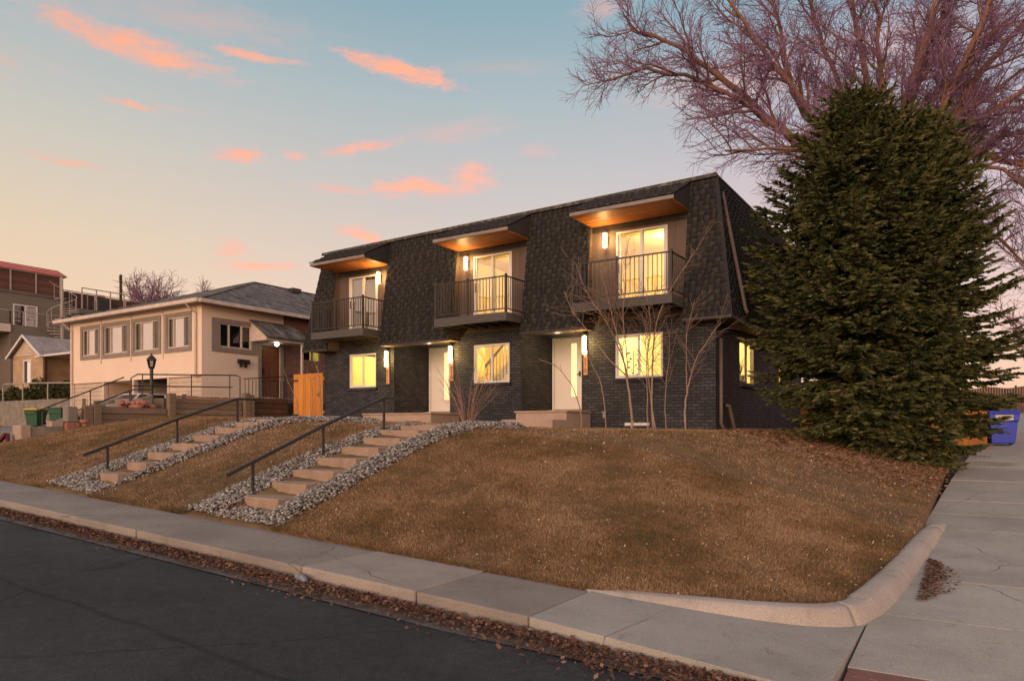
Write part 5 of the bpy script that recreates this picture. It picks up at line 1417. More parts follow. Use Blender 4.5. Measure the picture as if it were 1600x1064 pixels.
s = MB(); s.quad(fp(BR, sw[0]-.2, -.9, sw[2]-.2), fp(BR, sw[1]+.2, -.9, sw[2]-.2), fp(BR, sw[1]+.2, -.9, sw[3]+.2), fp(BR, sw[0]-.2, -.9, sw[3]+.2)); s.build('dim_interior', M['dark_room'], f)
# wooden entry door
s = MB(); ob(s, BR, 18.5, 18.66, -.02, .03, 1.2, 3.42); ob(s, BR, 19.58, 19.74, -.02, .03, 1.2, 3.42); ob(s, BR, 18.66, 19.58, -.02, .029, 3.3, 3.42)
dr = s.build('entry_door', M['stucco_trim'], BH)
s = MB(); ob(s, BR, 18.67, 19.57, -.09, -.04, 1.25, 3.295)
for i in range(2):
    for j in range(3): ob(s, BR, 18.75+i*.42, 19.07+i*.42, -.039, -.028, 1.4+j*.62, 1.9+j*.62)
s.build('door_leaf', M['wood_door'], dr, bevel=.006)
s = MB(); ob(s, BR, 18.72, 18.77, -.039, .02, 2.15, 2.4); s.build('handle', M['black_metal'], dr)
s = MB(); s.box(BX1+.002, BX1+1.1, 18.4, 19.9, .905, 1.2); s.build('doorstep', M['old_conc'], BH, bevel=.015)
# awning over the door
s = MB(); aw = [(BX1+.002, 18.15, 4.18), (BX1+.95, 18.15, 3.52), (BX1+.95, 18.15, 3.40), (BX1+.002, 18.15, 3.40)]
s.prism(aw, (0, 2.05, 0)); a_ = s.build('awning', M['cream_trim'], BH)
s = MB(); s.hexa([(BX1+.004, 18.10, 4.19), (BX1+1.02, 18.10, 3.50), (BX1+1.02, 20.25, 3.50), (BX1+.004, 20.25, 4.19)], [(BX1+.004, 18.10, 4.25), (BX1+1.02, 18.10, 3.56), (BX1+1.02, 20.25, 3.56), (BX1+.004, 20.25, 4.25)])
s.build('awning_roof', M['shingle_roof'], a_)
s = MB(); s.box(BX1+.84, BX1+.92, 19.9, 19.98, .9, 3.395); s.build('awning_post', M['cream_trim'], a_)
s = MB(); s.lathe([(.05, 3.395), (.09, 3.36), (.07, 3.29), (.02, 3.26)], BX1+.5, 19.0, 12); s.build('flood_lamp', M['lamp_white'], a_)
s = MB(); ob(s, BR, 17.55, 18.05, .002, .12, 2.5, 2.66); ob(s, BR, 17.65, 17.7, .002, .1, 2.36, 2.5); ob(s, BR, 17.88, 17.93, .002, .1, 2.36, 2.5); s.build('letter_box', M['black_metal'], BH)
# brick part window, self glowing curtain behind the right pane
bw = (20.55, 21.75, 2.85, 3.95); BR2 = ('R', BX1-.02)
s = MB(); ob(s, BR2, bw[0], bw[0]+.05, -.09, -.01, bw[2], bw[3]); ob(s, BR2, bw[1]-.05, bw[1], -.09, -.01, bw[2], bw[3]); ob(s, BR2, 21.28, 21.33, -.09, -.01, bw[2], bw[3]); ob(s, BR2, bw[0], bw[1], -.092, -.012, bw[3]-.05, bw[3]); ob(s, BR2, bw[0], bw[1], -.092, -.012, bw[2], bw[2]+.05)
f = s.build('window', M['stucco_trim'], BH)
s = MB(); s.quad(fp(BR2, bw[0], -.06, bw[2]), fp(BR2, bw[1], -.06, bw[2]), fp(BR2, bw[1], -.06, bw[3]), fp(BR2, bw[0], -.06, bw[3])); s.build('pane', M['glass_dark'], f)
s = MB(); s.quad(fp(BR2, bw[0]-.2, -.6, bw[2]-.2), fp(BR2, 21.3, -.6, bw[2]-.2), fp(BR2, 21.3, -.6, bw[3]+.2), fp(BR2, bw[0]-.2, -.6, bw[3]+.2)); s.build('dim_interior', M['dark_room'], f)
s = MB(); s.quad(fp(BR2, 21.3, -.2, bw[2]-.05), fp(BR2, bw[1]+.1, -.2, bw[2]-.05), fp(BR2, bw[1]+.1, -.2, bw[3]-.4), fp(BR2, 21.3, -.2, bw[3]-.4)); s.build('glowing_curtain', emitmat('self glowing curtain', (.85, .62, .06), .7), f)  # curtain emits its own glow in place of a lamp in the room
# hip roof
e = .42; zr = 4.66; zp = 6.85; yr = 21.9; xm_ = (BX0+BX1)/2
A = (BX0-e, BY0-e, zr); B = (BX1+e, BY0-e, zr); Cc = (BX1+e, BY1+e, zr); D = (BX0-e, BY1+e, zr); P1 = (xm_, yr, zp); P2 = (xm_, BY1-5.4, zp)
mb = MB(); mb.quad(A, B, P1); mb.quad(B, Cc, P2, P1); mb.quad(Cc, D, P2); mb.quad(D, A, P1, P2); rf = mb.build('roof', M['shingle_roof'], BH)
mb = MB(); mb.bar(B, P1, .2, .03); mb.bar(A, P1, .2, .03); mb.bar(P1, P2, .2, .03); mb.build('ridge_cap', M['shingle_roof'], rf)
for y in (23.6, 26.2):
    s = MB(); s.box(xm_+.35, xm_+.75, y, y+.5, 6.60, 6.80); s.build('roof_vent', M['dark_metal'], rf)
mb = MB()
mb.box(BX0-e-.02, BX1+e+.02, BY0-e-.10, BY0-e+.02, zr-.13, zr+.015); mb.box(BX1+e-.02, BX1+e+.10, BY0-e+.021, BY1+e, zr-.13, zr+.012)
mb.build('gutter', M['cream_trim'], BH, bevel=.015)
mb = MB(); mb.box(BX0-e+.01, BX1+e-.03, BY0-e+.025, BY0-.001, zr-.05, zr-.03); mb.box(BX1+.001, BX1+e-.03, BY0, BY1, zr-.05, zr-.03); mb.build('eave_soffit', M['cream_trim'], BH)
for x in (BX0+.25, BX1-.28):
    s = MB(); zb = 1.98 if x > -30 else -.1
    s.tube([(x, BY0-e-.03, zr-.12), (x, BY0-e+.05, zr-.2), (x, BY0-.07, zr-.42), (x, BY0-.07, zb), (x, BY0-.17, zb-.06)], .04, 6); s.build('downpipe', M['cream_trim'], BH)

# cars ----------------------------------------------------------------
def car(label, loc, rz):
    t = thing('parked_car', label, 'car', (0, 0, 0))
    # side outline (length along +x, front at +x), shaped in four cross sections
    prof = [(-2.2, .35), (-2.22, .75), (-2.1, .95), (-1.35, .98), (-.2, 1.0), (.95, .95), (1.75, .85), (2.15, .72), (2.2, .35)]
    s = MB(); i0 = 0
    for yw, sh in ((-.86, .97), (-.90, 1.), (.90, 1.), (.86, .97)):
        for x, z in prof: s.v.append((x*sh, yw, .22 if z == .35 else z*(1 if abs(yw) > .87 else 1.0)))
    n = len(prof)
    for k in range(3):
        for i in range(n-1): s.f.append((k*n+i, k*n+i+1, (k+1)*n+i+1, (k+1)*n+i))
    s.f.append(tuple(range(n))); s.f.append(tuple(range(4*n-1, 3*n-1, -1)))
    s.quad((-2.15, -.86, .22), (2.15, -.86, .22), (2.15, .86, .22), (-2.15, .86, .22))
    s.build('body', M['car_white'], t, bevel=.03, local=True)
    s = MB(); s.hexa([(-1.95, -.80, .96), (1.15, -.80, .96), (1.15, .80, .96), (-1.95, .80, .96)], [(-1.35, -.62, 1.42), (.25, -.62, 1.42), (.25, .62, 1.42), (-1.35, .62, 1.42)]); s.build('glasshouse', M['car_glass'], t, bevel=.04, local=True)
    s = MB(); s.box(-1.38, .28, -.64, .64, 1.42, 1.47)
    for sx, tx in ((1.12, .26), (-1.92, -1.36), (-.35, -.35)):
        for sy in (-1, 1): s.bar((sx, .805*sy, .97), (tx, .63*sy, 1.43), .06)
    s.build('roof', M['car_white'], t, bevel=.02, local=True)
    for x in (-1.35, 1.35):
        for y in (-.80, .80):
            w = MB(); w.tube([(x, y-.1, .32), (x, y+.1, .32)], .32, 18); o = w.build('wheel', M['rubber'], t, local=True)
            w = MB(); w.tube([(x, y-.105, .32), (x, y+.105, .32)], .2, 12); w.build('rim', M['grey_metal'], o, local=True)
    for y in (-.62, .62):
        w = MB(); w.box(2.08, 2.19, y-.18, y+.18, .58, .70); w.build('headlight', M['glass_dark'], t, bevel=.02, local=True)
    t.location = loc; t.rotation_euler = (0, 0, rz)
car('white car backed out of the open garage under the beige house, mostly hidden', (-27.05, 16.6, -.13), R(90))

# ---------------------------------------------------------------- neighbour's terrace, pipe rail and bins on the left
mb = MB(); mb.box(-60, -33.6, 19.75, 42, -.5, 1.56); mb.build('upper_terrace', M['ground'], kind='structure', origin=(0, 0, 0))
s = MB(); s.box(-58, -33.7, 19.5, 19.74, -.4, 1.62); s.build('retaining_wall', M['old_conc'], label='long grey concrete retaining wall behind the two green wheeled bins', cat='wall', bevel=.02)
pipe_rail('pale pipe railing with rounded end on top of the grey retaining wall', [[(-48.35, 19.62, 1.6), (-48.35, 19.62, 2.45), (-48.2, 19.62, 2.6), (-47.9, 19.62, 2.62), (-44.0, 19.62, 2.56), (-38, 19.62, 2.36), (-34.2, 19.62, 2.25)]],
          [(-45.9, 19.62, 1.6, 2.58), (-43.0, 19.62, 1.6, 2.52), (-39, 19.62, 1.6, 2.4)], .04, 'pale_metal', 'railing')

def wheeled_bin(name, label, cat, w, d, h, mat, lid, loc, rz, group=None, sticker=False):
    t = thing(name, label, cat, (0, 0, 0), group)
    s = MB()
    def ring(k, z, ox=0): return [(-w/2*k+ox, -d/2*k, z), (w/2*k+ox, -d/2*k, z), (w/2*k+ox, d/2*k, z), (-w/2*k+ox, d/2*k, z)]
    lv = [(.78, .05), (.80, .10), (.93, .66*h), (1.0, .68*h), (1.03, .86*h), (1.06, .88*h), (1.06, .91*h)]
    i0 = 0
    for k, z in lv: s.v += ring(k, z)
    for q in range(len(lv)-1):
        for e_ in range(4): s.f.append((q*4+e_, q*4+(e_+1) % 4, (q+1)*4+(e_+1) % 4, (q+1)*4+e_))
    s.f.append((3, 2, 1, 0)); s.f.append(tuple(len(lv)*4-4+e_ for e_ in range(4)))
    s.build('body', mat, t, bevel=.018, local=True)
    s = MB(); s.hexa([(-w*.56, -d*.58, h*.912), (w*.56, -d*.58, h*.912), (w*.56, d*.58, h*.912), (-w*.56, d*.58, h*.912)], [(-w*.50, -d*.50, h*.99), (w*.50, -d*.50, h*.99), (w*.52, d*.56, h*1.0), (-w*.52, d*.56, h*1.0)])
    s.build('lid', lid, t, bevel=.03, local=True)
    s = MB(); s.tube([(-w*.42, d*.55, h*.9), (-w*.42, d*.66, h*.93), (w*.42, d*.66, h*.93), (w*.42, d*.55, h*.9)], .018, 6); s.build('handle', M['black_plastic'], t, local=True)
    for x in (-w*.42, w*.42):
        wl = MB(); wl.tube([(x-.04, d*.40, .13), (x+.04, d*.40, .13)], .13, 16); wl.build('wheel', M['black_plastic'], t, local=True)
    s = MB(); s.box(-w*.2, w*.2, -d*.485, -d*.445, h*.50, h*.56); s.build('grip_bar', mat, t, bevel=.01, local=True)
    if sticker:
        z0, z1 = h*.70, h*.85; y0, y1 = -d/2*1.005-.006, -d/2*1.03-.006
        s = MB(); s.quad((-w*.30, y0, z0), (w*.30, y0, z0), (w*.30, y1, z1), (-w*.30, y1, z1)); s.build('sticker', M['label'], t, local=True)
        s = MB(); zc = lerp(z0, z1, .6); yc_ = lerp(y0, y1, .6)-.004
        for k in range(4):
            a0 = k*math.pi/2; pts = [(.045*math.cos(a), yc_, zc+.035*math.sin(a)) for a in np.linspace(a0+.15, a0+math.pi/2-.3, 5)]
            s.tube(pts, [.008]*4+[.013], 5)
        s.build('emblem', M['black_plastic'], t, local=True)
        s = MB()
        for k in range(7): s.box(-w*.2+k*.034, -w*.2+k*.034+.022, y0-.006, y0-.003, lerp(z0, z1, .16), lerp(z0, z1, .24))
        s.build('print', M['pink_stone'], t, local=True)
    t.location = loc; t.rotation_euler = (0, 0, rz)
    return t
wheeled_bin('wheeled_bin', 'green wheeled bin with a yellow lid by the grey retaining wall', 'bin', .74, .72, 1.0, M['green_bin'], M['yellow_lid'], (-41.7, 18.45, .08), R(25), 'green bins by the retaining wall')
wheeled_bin('wheeled_bin', 'all green wheeled bin with green lid by the grey retaining wall', 'bin', .74, .72, 1.0, M['green_bin'], M['green_bin'], (-39.3, 18.5, .10), R(25), 'green bins by the retaining wall')

# ---------------------------------------------------------------- small tan brick house
SH = thing('brick_house', 'small tan brick house with cream gable and pale roof left of the beige house', 'building', (-49.2, 26, 1.5))
gx0, gx1, gy0, gy1 = -51.1, -47.3, 21.3, 33.0
mb = MB(); wall(mb, ('F', gy0), gx0, gx1, 1.3, 4.5, [(-49.75, -48.75, 2.75, 4.25)], .1); wall(mb, ('R', gx1), gy0, gy1, 1.3, 4.5, [], .1); mb.quad((gx0, gy0, 1.3), (gx0, gy1, 1.3), (gx0, gy1, 4.5), (gx0, gy0, 4.5))
wall(mb, ('F', 24.0), gx1, -40.5, 1.3, 4.45, [(-45.9, -45.0, 1.6, 3.8)], .1)
mb.build('brick_wall', M['brick_tan'], SH)
mb = MB(); mb.quad((-45.9, 24.1, 1.6), (-45.0, 24.1, 1.6), (-45.0, 24.1, 3.8), (-45.9, 24.1, 3.8)); mb.build('front_door', M['dark_room'], SH)
xmid = (gx0+gx1)/2
mb = MB(); z = 4.5
for i in range(7):
    z0 = 4.5+i*.17; z1 = min(z0+.165, 5.62); k0 = 1-(z0-4.5)/1.15; k1 = 1-(z1-4.5)/1.15
    w_ = (gx1-gx0)/2+.0
    mb.quad((xmid-w_*k0, gy0-.03, z0), (xmid+w_*k0, gy0-.03, z0), (xmid+w_*max(k1, 0), gy0-.005, z1), (xmid-w_*max(k1, 0), gy0-.005, z1))
mb.build('gable', M['cream_siding'], SH)
mb = MB(); o_ = .28
mb.quad((xmid, gy0-.3, 5.75), (gx1+o_, gy0-.3, 4.42), (gx1+o_, gy1, 4.42), (xmid, gy1, 5.75)); mb.quad((xmid, gy0-.3, 5.75), (xmid, gy1, 5.75), (gx0-o_, gy1, 4.42), (gx0-o_, gy0-.3, 4.42))
mb.build('roof', M['shingle_pale'], SH)
mb = MB(); mb.bar((xmid, gy0-.31, 5.71), (gx1+o_, gy0-.31, 4.38), .05, .13); mb.bar((xmid, gy0-.31, 5.71), (gx0-o_, gy0-.31, 4.38), .05, .13); mb.box(gx1+o_-.02, gx1+o_+.08, gy0-.3, gy1, 4.32, 4.43); mb.build('barge_board', M['white_paint'], SH)
s = MB(); ob(s, ('F', gy0), -49.75, -49.66, -.08, .02, 2.75, 4.25); ob(s, ('F', gy0), -48.84, -48.75, -.08, .02, 2.75, 4.25); ob(s, ('F', gy0), -49.66, -48.84, -.08, .02, 4.16, 4.25); ob(s, ('F', gy0), -49.66, -48.84, -.08, .02, 2.75, 2.84)
f = s.build('window', M['white_paint'], SH)
s = MB(); ob(s, ('F', gy0), -49.66, -48.84, -.07, -.06, 2.84, 4.16); s.build('pane', M['car_glass'], f)
s = MB(); ob(s, ('F', gy0), -49.35, -49.0, -.058, -.05, 2.84, 4.16); s.build('curtain', M['curtain'], f)
s = MB(); s.box(gx1-.8, -40.4, gy0-.1, 23.99, 4.32, 4.44); s.build('porch_roof', M['white_paint'], SH, bevel=.02)
for x in (-47.2, -44.2, -41.2):
    s = MB(); s.box(x-.06, x+.06, gy0+.05, gy0+.17, 1.5, 4.318); s.build('porch_post', M['timber_dark'], SH)

# ---------------------------------------------------------------- modern block far left
MBD = thing('modern_building', 'taupe modern apartment block with slatted roof deck screens and red striped roof edge', 'building', (-66, 32, 1.0))
mb = MB()
wall(mb, ('R', -60), 19, 28.6, .8, 10.05, [(25.0, 26.65, 7.6, 9.25)], .12)
mb.quad((-60, 19, .8), (-60, 19, 10.05), (-72, 19, 10.05), (-72, 19, .8)); mb.quad((-60, 19, 10.04), (-60, 28.6, 10.04), (-72, 28.6, 10.04), (-72, 19, 10.04)); mb.quad((-60, 28.6, .8), (-72, 28.6, .8), (-72, 28.6, 10.05), (-60, 28.6, 10.05))
mb.build('rendered_wall', M['modern_wall'], MBD)
s = MB(); RM = ('R', -60)
for u in (25.0, 25.8, 26.57): ob(s, RM, u, u+.08, -.1, .02, 7.6, 9.25)
ob(s, RM, 25.08, 26.57, -.1, .019, 7.6, 7.68); ob(s, RM, 25.08, 26.57, -.1, .019, 9.17, 9.25)
f = s.build('window', M['white_paint'], MBD)
s = MB(); s.quad(fp(RM, 25.05, -.06, 7.65), fp(RM, 26.6, -.06, 7.65), fp(RM, 26.6, -.06, 9.2), fp(RM, 25.05, -.06, 9.2)); s.build('pane', M['glass'], f)
s = MB(); s.quad(fp(RM, 25.9, -.11, 7.65), fp(RM, 26.6, -.11, 7.65), fp(RM, 26.6, -.11, 9.2), fp(RM, 25.9, -.11, 9.2)); s.build('curtain', M['curtain'], f)
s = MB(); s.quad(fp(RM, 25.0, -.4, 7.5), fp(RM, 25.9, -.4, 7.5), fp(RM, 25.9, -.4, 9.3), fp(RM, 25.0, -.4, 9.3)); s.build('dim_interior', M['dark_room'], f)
s = MB(); s.box(-60.05, -59.9, 19, 28.7, 10.06, 10.22); s.build('parapet_cap', M['modern_grey'], MBD)
def screen(parent, x, y0, y1, z0, z1, posts=4):
    s = MB(); z = z0
    while z < z1: s.box(x-.03, x+rnd.uniform(-.012, .012), y0, y1, z, min(z+.15, z1)); z += .153
    o = s.build('deck_screen', M['wood_screen'], parent)
    s = MB()
    for i in range(posts):
        y = lerp(y0, y1, i/(posts-1)); s.box(x+.002, x+.06, y-.04, y+.04, z0-.1, z1+.05)
    s.box(x-.03, x+.05, y0, y1, z1+.051, z1+.11); s.build('screen_frame', M['pale_metal'], o)
screen(MBD, -60.3, 21.5, 28.4, 10.25, 11.75, 5)
s = MB()
for k in range(6): s.box(-61.8+k*.25, -61.57+k*.25, 19, 28.9, 12.5-k*.11, 12.56-k*.11) if k % 2 == 0 else None
s.box(-61.9, -60.2, 19, 28.9, 11.87, 11.93); s.build('awning', M['red_stripe'], MBD)
s = MB()
for k in range(6): s.box(-61.8+k*.25, -61.57+k*.25, 19, 28.9, 12.5-k*.11, 12.56-k*.11) if k % 2 else None
s.build('awning_stripe', M['pink_stripe'], MBD)
# projecting bay with balcony
mb = MB(); mb.box(-59.99, -58, 24.0, 28.2, .8, 7.45); mb.build('projecting_bay', M['modern_wall'], MBD)
mb = MB(); mb.box(-59.99, -57.9, 19, 23.98, 6.9, 7.45); mb.build('balcony_slab', M['cream_trim'], MBD)
s = MB()
for y0, y1, z in ((19, 24.0, 7.46), (24.0, 28.2, 7.46)):
    s.bar((-58.05, y0, z+1), (-58.05, y1, z+1), .05)
    for i in range(6): s.bar((-58.05, lerp(y0, y1, i/5), z), (-58.05, lerp(y0, y1, i/5), z+1), .05)
s.build('balcony_railing', M['pale_metal'], MBD)
# lower wing to the right with roof deck
mb = MB(); mb.box(-72, -59.5, 28.62, 37, .8, 8.2); mb.build('lower_wing', M['modern_grey'], MBD)
mb = MB(); mb.box(-70, -58.6, 29.0, 34.5, 8.95, 9.35); mb.build('deck_slab', M['modern_grey'], MBD)
mb = MB(); mb.box(-59.6, -58.4, 28.9, 36, 8.62, 8.82); mb.build('deck_edge', M['pale_metal'], MBD)
s = MB()
for y in (29.3, 30.4, 31.5, 32.6): s.bar((-58.8, y, 9.36), (-58.8, y, 11.0), .07)
s.bar((-58.8, 29.3, 11.0), (-58.8, 32.6, 11.0), .07); s.build('deck_railing', M['pale_metal'], MBD)
screen(MBD, -62.5, 28.7, 33.0, 9.4, 11.2, 4)
screen(MBD, -60.2, 31.0, 46, 8.9, 10.75, 7)
s = MB(); s.box(-60.6, -59.6, 31.0, 32.2, 9.36, 10.4); s.build('deck_cabinet', M['dark_trim'], MBD)
s = MB(); s.bar((-59.0, 32.45, 9.36), (-59.0, 32.45, 12.6), .16); s.build('flue', M['timber_dark'], MBD)
# spiral stair
SPI = thing('spiral_stair', 'pale metal spiral staircase on the side of the modern building', 'staircase', (-56.95, 26.95, 4.4))
cx, cy = -56.95, 26.95; s = MB(); s.tube([(cx, cy, 4.4), (cx, cy, 11.2)], .09, 8); s.build('pole', M['pale_metal'], SPI)
for k in range(26):
    a = k*.42-1.2; z = 4.9+k*.19; s = MB()
    s.hexa([(cx, cy, z), (cx+.95*math.cos(a-.2), cy+.95*math.sin(a-.2), z), (cx+.95*math.cos(a+.2), cy+.95*math.sin(a+.2), z), (cx+.02, cy+.02, z)],
           [(cx, cy, z+.05), (cx+.95*math.cos(a-.2), cy+.95*math.sin(a-.2), z+.05), (cx+.95*math.cos(a+.2), cy+.95*math.sin(a+.2), z+.05), (cx+.02, cy+.02, z+.05)])
    s.build('tread', M['pale_metal'], SPI)
s = MB(); hel = [(cx+.95*math.cos(k*.21-1.2), cy+.95*math.sin(k*.21-1.2), 4.9+k*.095+1.0) for k in range(54)]
s.tube(hel, .03, 5)
for k in range(0, 54, 3): s.bar((hel[k][0], hel[k][1], hel[k][2]-1.0), hel[k], .03)
s.build('handrail', M['pale_metal'], SPI)

# ---------------------------------------------------------------- right side: yard fence, blue bin, alley
t = thing('yard_fence', 'orange cedar board fence half hidden behind the spruce', 'fence', (-2.3, 26.2, -.7))
s = MB(); x = -5.085
while x < .22:
    s.box(x, min(x+.135, .22), 26.0+rnd.uniform(-.004, .004), 26.03, -.62, 1.05+rnd.uniform(-.01, .01)); x += .142
y = 26.16
while y < 34:
    s.box(.19, .22, y, y+.135, -.6+(y-26)*.05, 1.1+(y-26)*.05); y += .142
s.build('board_panel', M['yard_wood'], t)
s = MB()
for x in (-4.9, -2.4, .12): s.box(x, x+.09, 26.035, 26.13, -.8, 1.0)
s.build('post', M['orange_wood'], t)
wheeled_bin('wheeled_bin', 'large blue wheeled recycling bin with pale sticker by the orange fence', 'bin', .80, .78, 1.12, M['blue_bin'], M['blue_bin'], (.60, 27.8, side(27.8)+.0), R(12), None, True)
t = thing('alley_fence', 'tall dark brown board fence across the far end of the alley', 'fence', (6, 58, 1))
s = MB(); x = -1.0
while x < 22:
    s.box(x, x+.14, 58, 58.03, .6, 2.75+.06*math.sin(x*3)); x += .15
s.build('board_panel', M['wood_screen'], t)
for k in range(8):
    s = MB(); s.box(-1+k*3, -.88+k*3, 57.85, 57.99, .6, 2.85); s.build('post', M['timber_dark'], t)
t = thing('garage', 'low pinkish garage beyond the alley at the right edge', 'building', (12, 66, 1.2))
s = MB(); s.box(7, 17, 63, 72, .8, 3.6); s.build('wall', M['cream_siding'], t)
s = MB(); s.hexa([(6.7, 62.7, 3.61), (17.3, 62.7, 3.61), (17.3, 72.3, 3.61), (6.7, 72.3, 3.61)], [(6.7, 67.4, 4.9), (17.3, 67.4, 4.9), (17.3, 67.6, 4.9), (6.7, 67.6, 4.9)]); s.build('roof', M['shingle_roof'], t)
s = MB(); s.box(9, 12, 62.95, 62.995, .9, 3.0); s.build('garage_door', M['white_paint'], t)
# fallen spruce boughs by the pavement
for (x, y, L, a, lab) in ((-.35, 20.5, 1.5, 20, 'dry fallen spruce bough lying across the pavement edge, nearer one'), (-.1, 22.6, 1.3, 160, 'dry fallen spruce bough lying by the pavement edge, farther one')):
    t = thing('fallen_branch', lab, 'branch', (x, y, lawn(min(x, -.3), y)), group='fallen boughs')
    tb = Tubes(); z0 = side(y)+.06
    d = np.array([math.cos(R(a)), math.sin(R(a)), 0]); p = np.array([x, y, z0])
    tb.add(np.array([p-d*L*.3, p+d*L*.3+np.array([0, .05, .04]), p+d*L*.8]), [.014, .01, .004], 5)
    for k in range(26):
        q = p+d*L*(-.2+k*.036); dd = unit(d*.6+np.array([-d[1], d[0], .25])*(1 if k % 2 else -1)); tb.add(np.array([q, q+dd*.14, q+dd*.3+np.array([0, 0, -.03])]), [.006, .005, .002], 3)
    tb.build('twigs', M['sap_twig'], t)
# street litter
s = MB(); s.hexa([(-5.72, 4.86, -1.50), (-5.52, 4.80, -1.51), (-5.50, 4.88, -1.51), (-5.70, 4.94, -1.50)], [(-5.71, 4.87, -1.43), (-5.53, 4.82, -1.44), (-5.52, 4.87, -1.45), (-5.69, 4.92, -1.43)])
s.build('crushed_bottle', M['plastic_clear'], label='crushed dark plastic bottle lying among the gutter leaves', cat='litter', bevel=.02)
s = MB(); zz = street(-2.3)-kerb_drop(-2.3)-.004
pts = [(-2.5, 4.02), (-2.44, 4.0), (-2.36, 4.045), (-2.26, 4.05), (-2.25, 4.09), (-2.38, 4.09), (-2.47, 4.06)]
s.prism([(x-1.05, y-.62, street(x-1.05)-.153+.006) for x, y in pts], (0, 0, .01)); s.build('card_scrap', M['cardboard'], label='torn tan scrap lying on the dark asphalt', cat='litter')
# ---------------------------------------------------------------- sky, sun, camera
YAW = 32.8
w = bpy.data.worlds.new('World'); sc.world = w; w.use_nodes = True
nt = w.node_tree; nt.nodes.clear(); N = NT(nt)
out = N.n('ShaderNodeOutputWorld')
sun_dir = Vector((.22, -1.0, .17)).normalized()       # towards the sun: behind the camera
el = math.asin(sun_dir.z); az = math.atan2(sun_dir.x, sun_dir.y)
sky = N.n('ShaderNodeTexSky', sky_type='NISHITA', sun_disc=False, sun_elevation=el, sun_rotation=az)
bg1 = N.n('ShaderNodeBackground', ins={'Color': sky.outputs[0], 'Strength': .05})
geo = N.n('ShaderNodeTexCoord').outputs['Generated']
# azimuth (0 = across the street towards the houses, + to the right) and elevation, in radians
rot = N.n('ShaderNodeVectorRotate', rotation_type='Z_AXIS', ins={'Vector': geo, 'Angle': R(-YAW)}).outputs[0]
xyz = N.n('ShaderNodeSeparateXYZ', ins={0: rot})
azn = N.n('ShaderNodeMath', operation='ARCTAN2', ins={0: xyz.outputs[0], 1: xyz.outputs[1]}).outputs[0]
eln = N.n('ShaderNodeMath', operation='ARCSINE', ins={0: xyz.outputs[2]}).outputs[0]
p = N.n('ShaderNodeCombineXYZ', ins={0: azn, 1: eln}).outputs[0]
def eramp(stops):
    f = N.n('ShaderNodeMapRange', ins={'Value': eln, 'From Min': 0., 'From Max': R(60)}).outputs[0]
    return ramp(N, f, [(e/60., lin(*c)) for e, c in stops])
left = eramp([(0, (234, 176, 130)), (7, (233, 183, 138)), (13, (223, 190, 150)), (19, (202, 188, 166)), (25, (174, 178, 172)), (31, (146, 165, 168)), (60, (132, 140, 150))])
mid = eramp([(0, (232, 174, 142)), (7, (226, 178, 150)), (13, (210, 180, 158)), (19, (190, 176, 166)), (24, (166, 172, 168)), (30, (132, 158, 164)), (60, (128, 136, 148))])
right = eramp([(0, (222, 158, 136)), (7, (222, 166, 148)), (13, (208, 168, 162)), (19, (190, 166, 172)), (24, (164, 160, 170)), (30, (126, 156, 168)), (60, (128, 134, 146))])
back = eramp([(0, (255, 196, 160)), (9, (255, 204, 178)), (20, (236, 196, 186)), (34, (200, 180, 180)), (60, (140, 142, 150))])
a1 = N.n('ShaderNodeMapRange', interpolation_type='SMOOTHSTEP', ins={'Value': azn, 'From Min': R(-38), 'From Max': R(-2)}).outputs[0]
a2 = N.n('ShaderNodeMapRange', interpolation_type='SMOOTHSTEP', ins={'Value': azn, 'From Min': R(0), 'From Max': R(34)}).outputs[0]
ab = N.n('ShaderNodeMath', operation='ABSOLUTE', ins={0: azn}).outputs[0]
a3 = N.n('ShaderNodeMapRange', interpolation_type='SMOOTHSTEP', ins={'Value': ab, 'From Min': R(60), 'From Max': R(120)}).outputs[0]
def mixc(f, a, b, blend='MIX'): return N.n('ShaderNodeMix', data_type='RGBA', blend_type=blend, ins={'Factor': f, 6: a, 7: b}).outputs[2]
glow = N.n('ShaderNodeVectorMath', operation='SCALE', ins={0: back, 'Scale': 1.35}).outputs[0]      # the sunset side, behind the camera
col = mixc(a3, mixc(a2, mixc(a1, left, mid), right), glow)
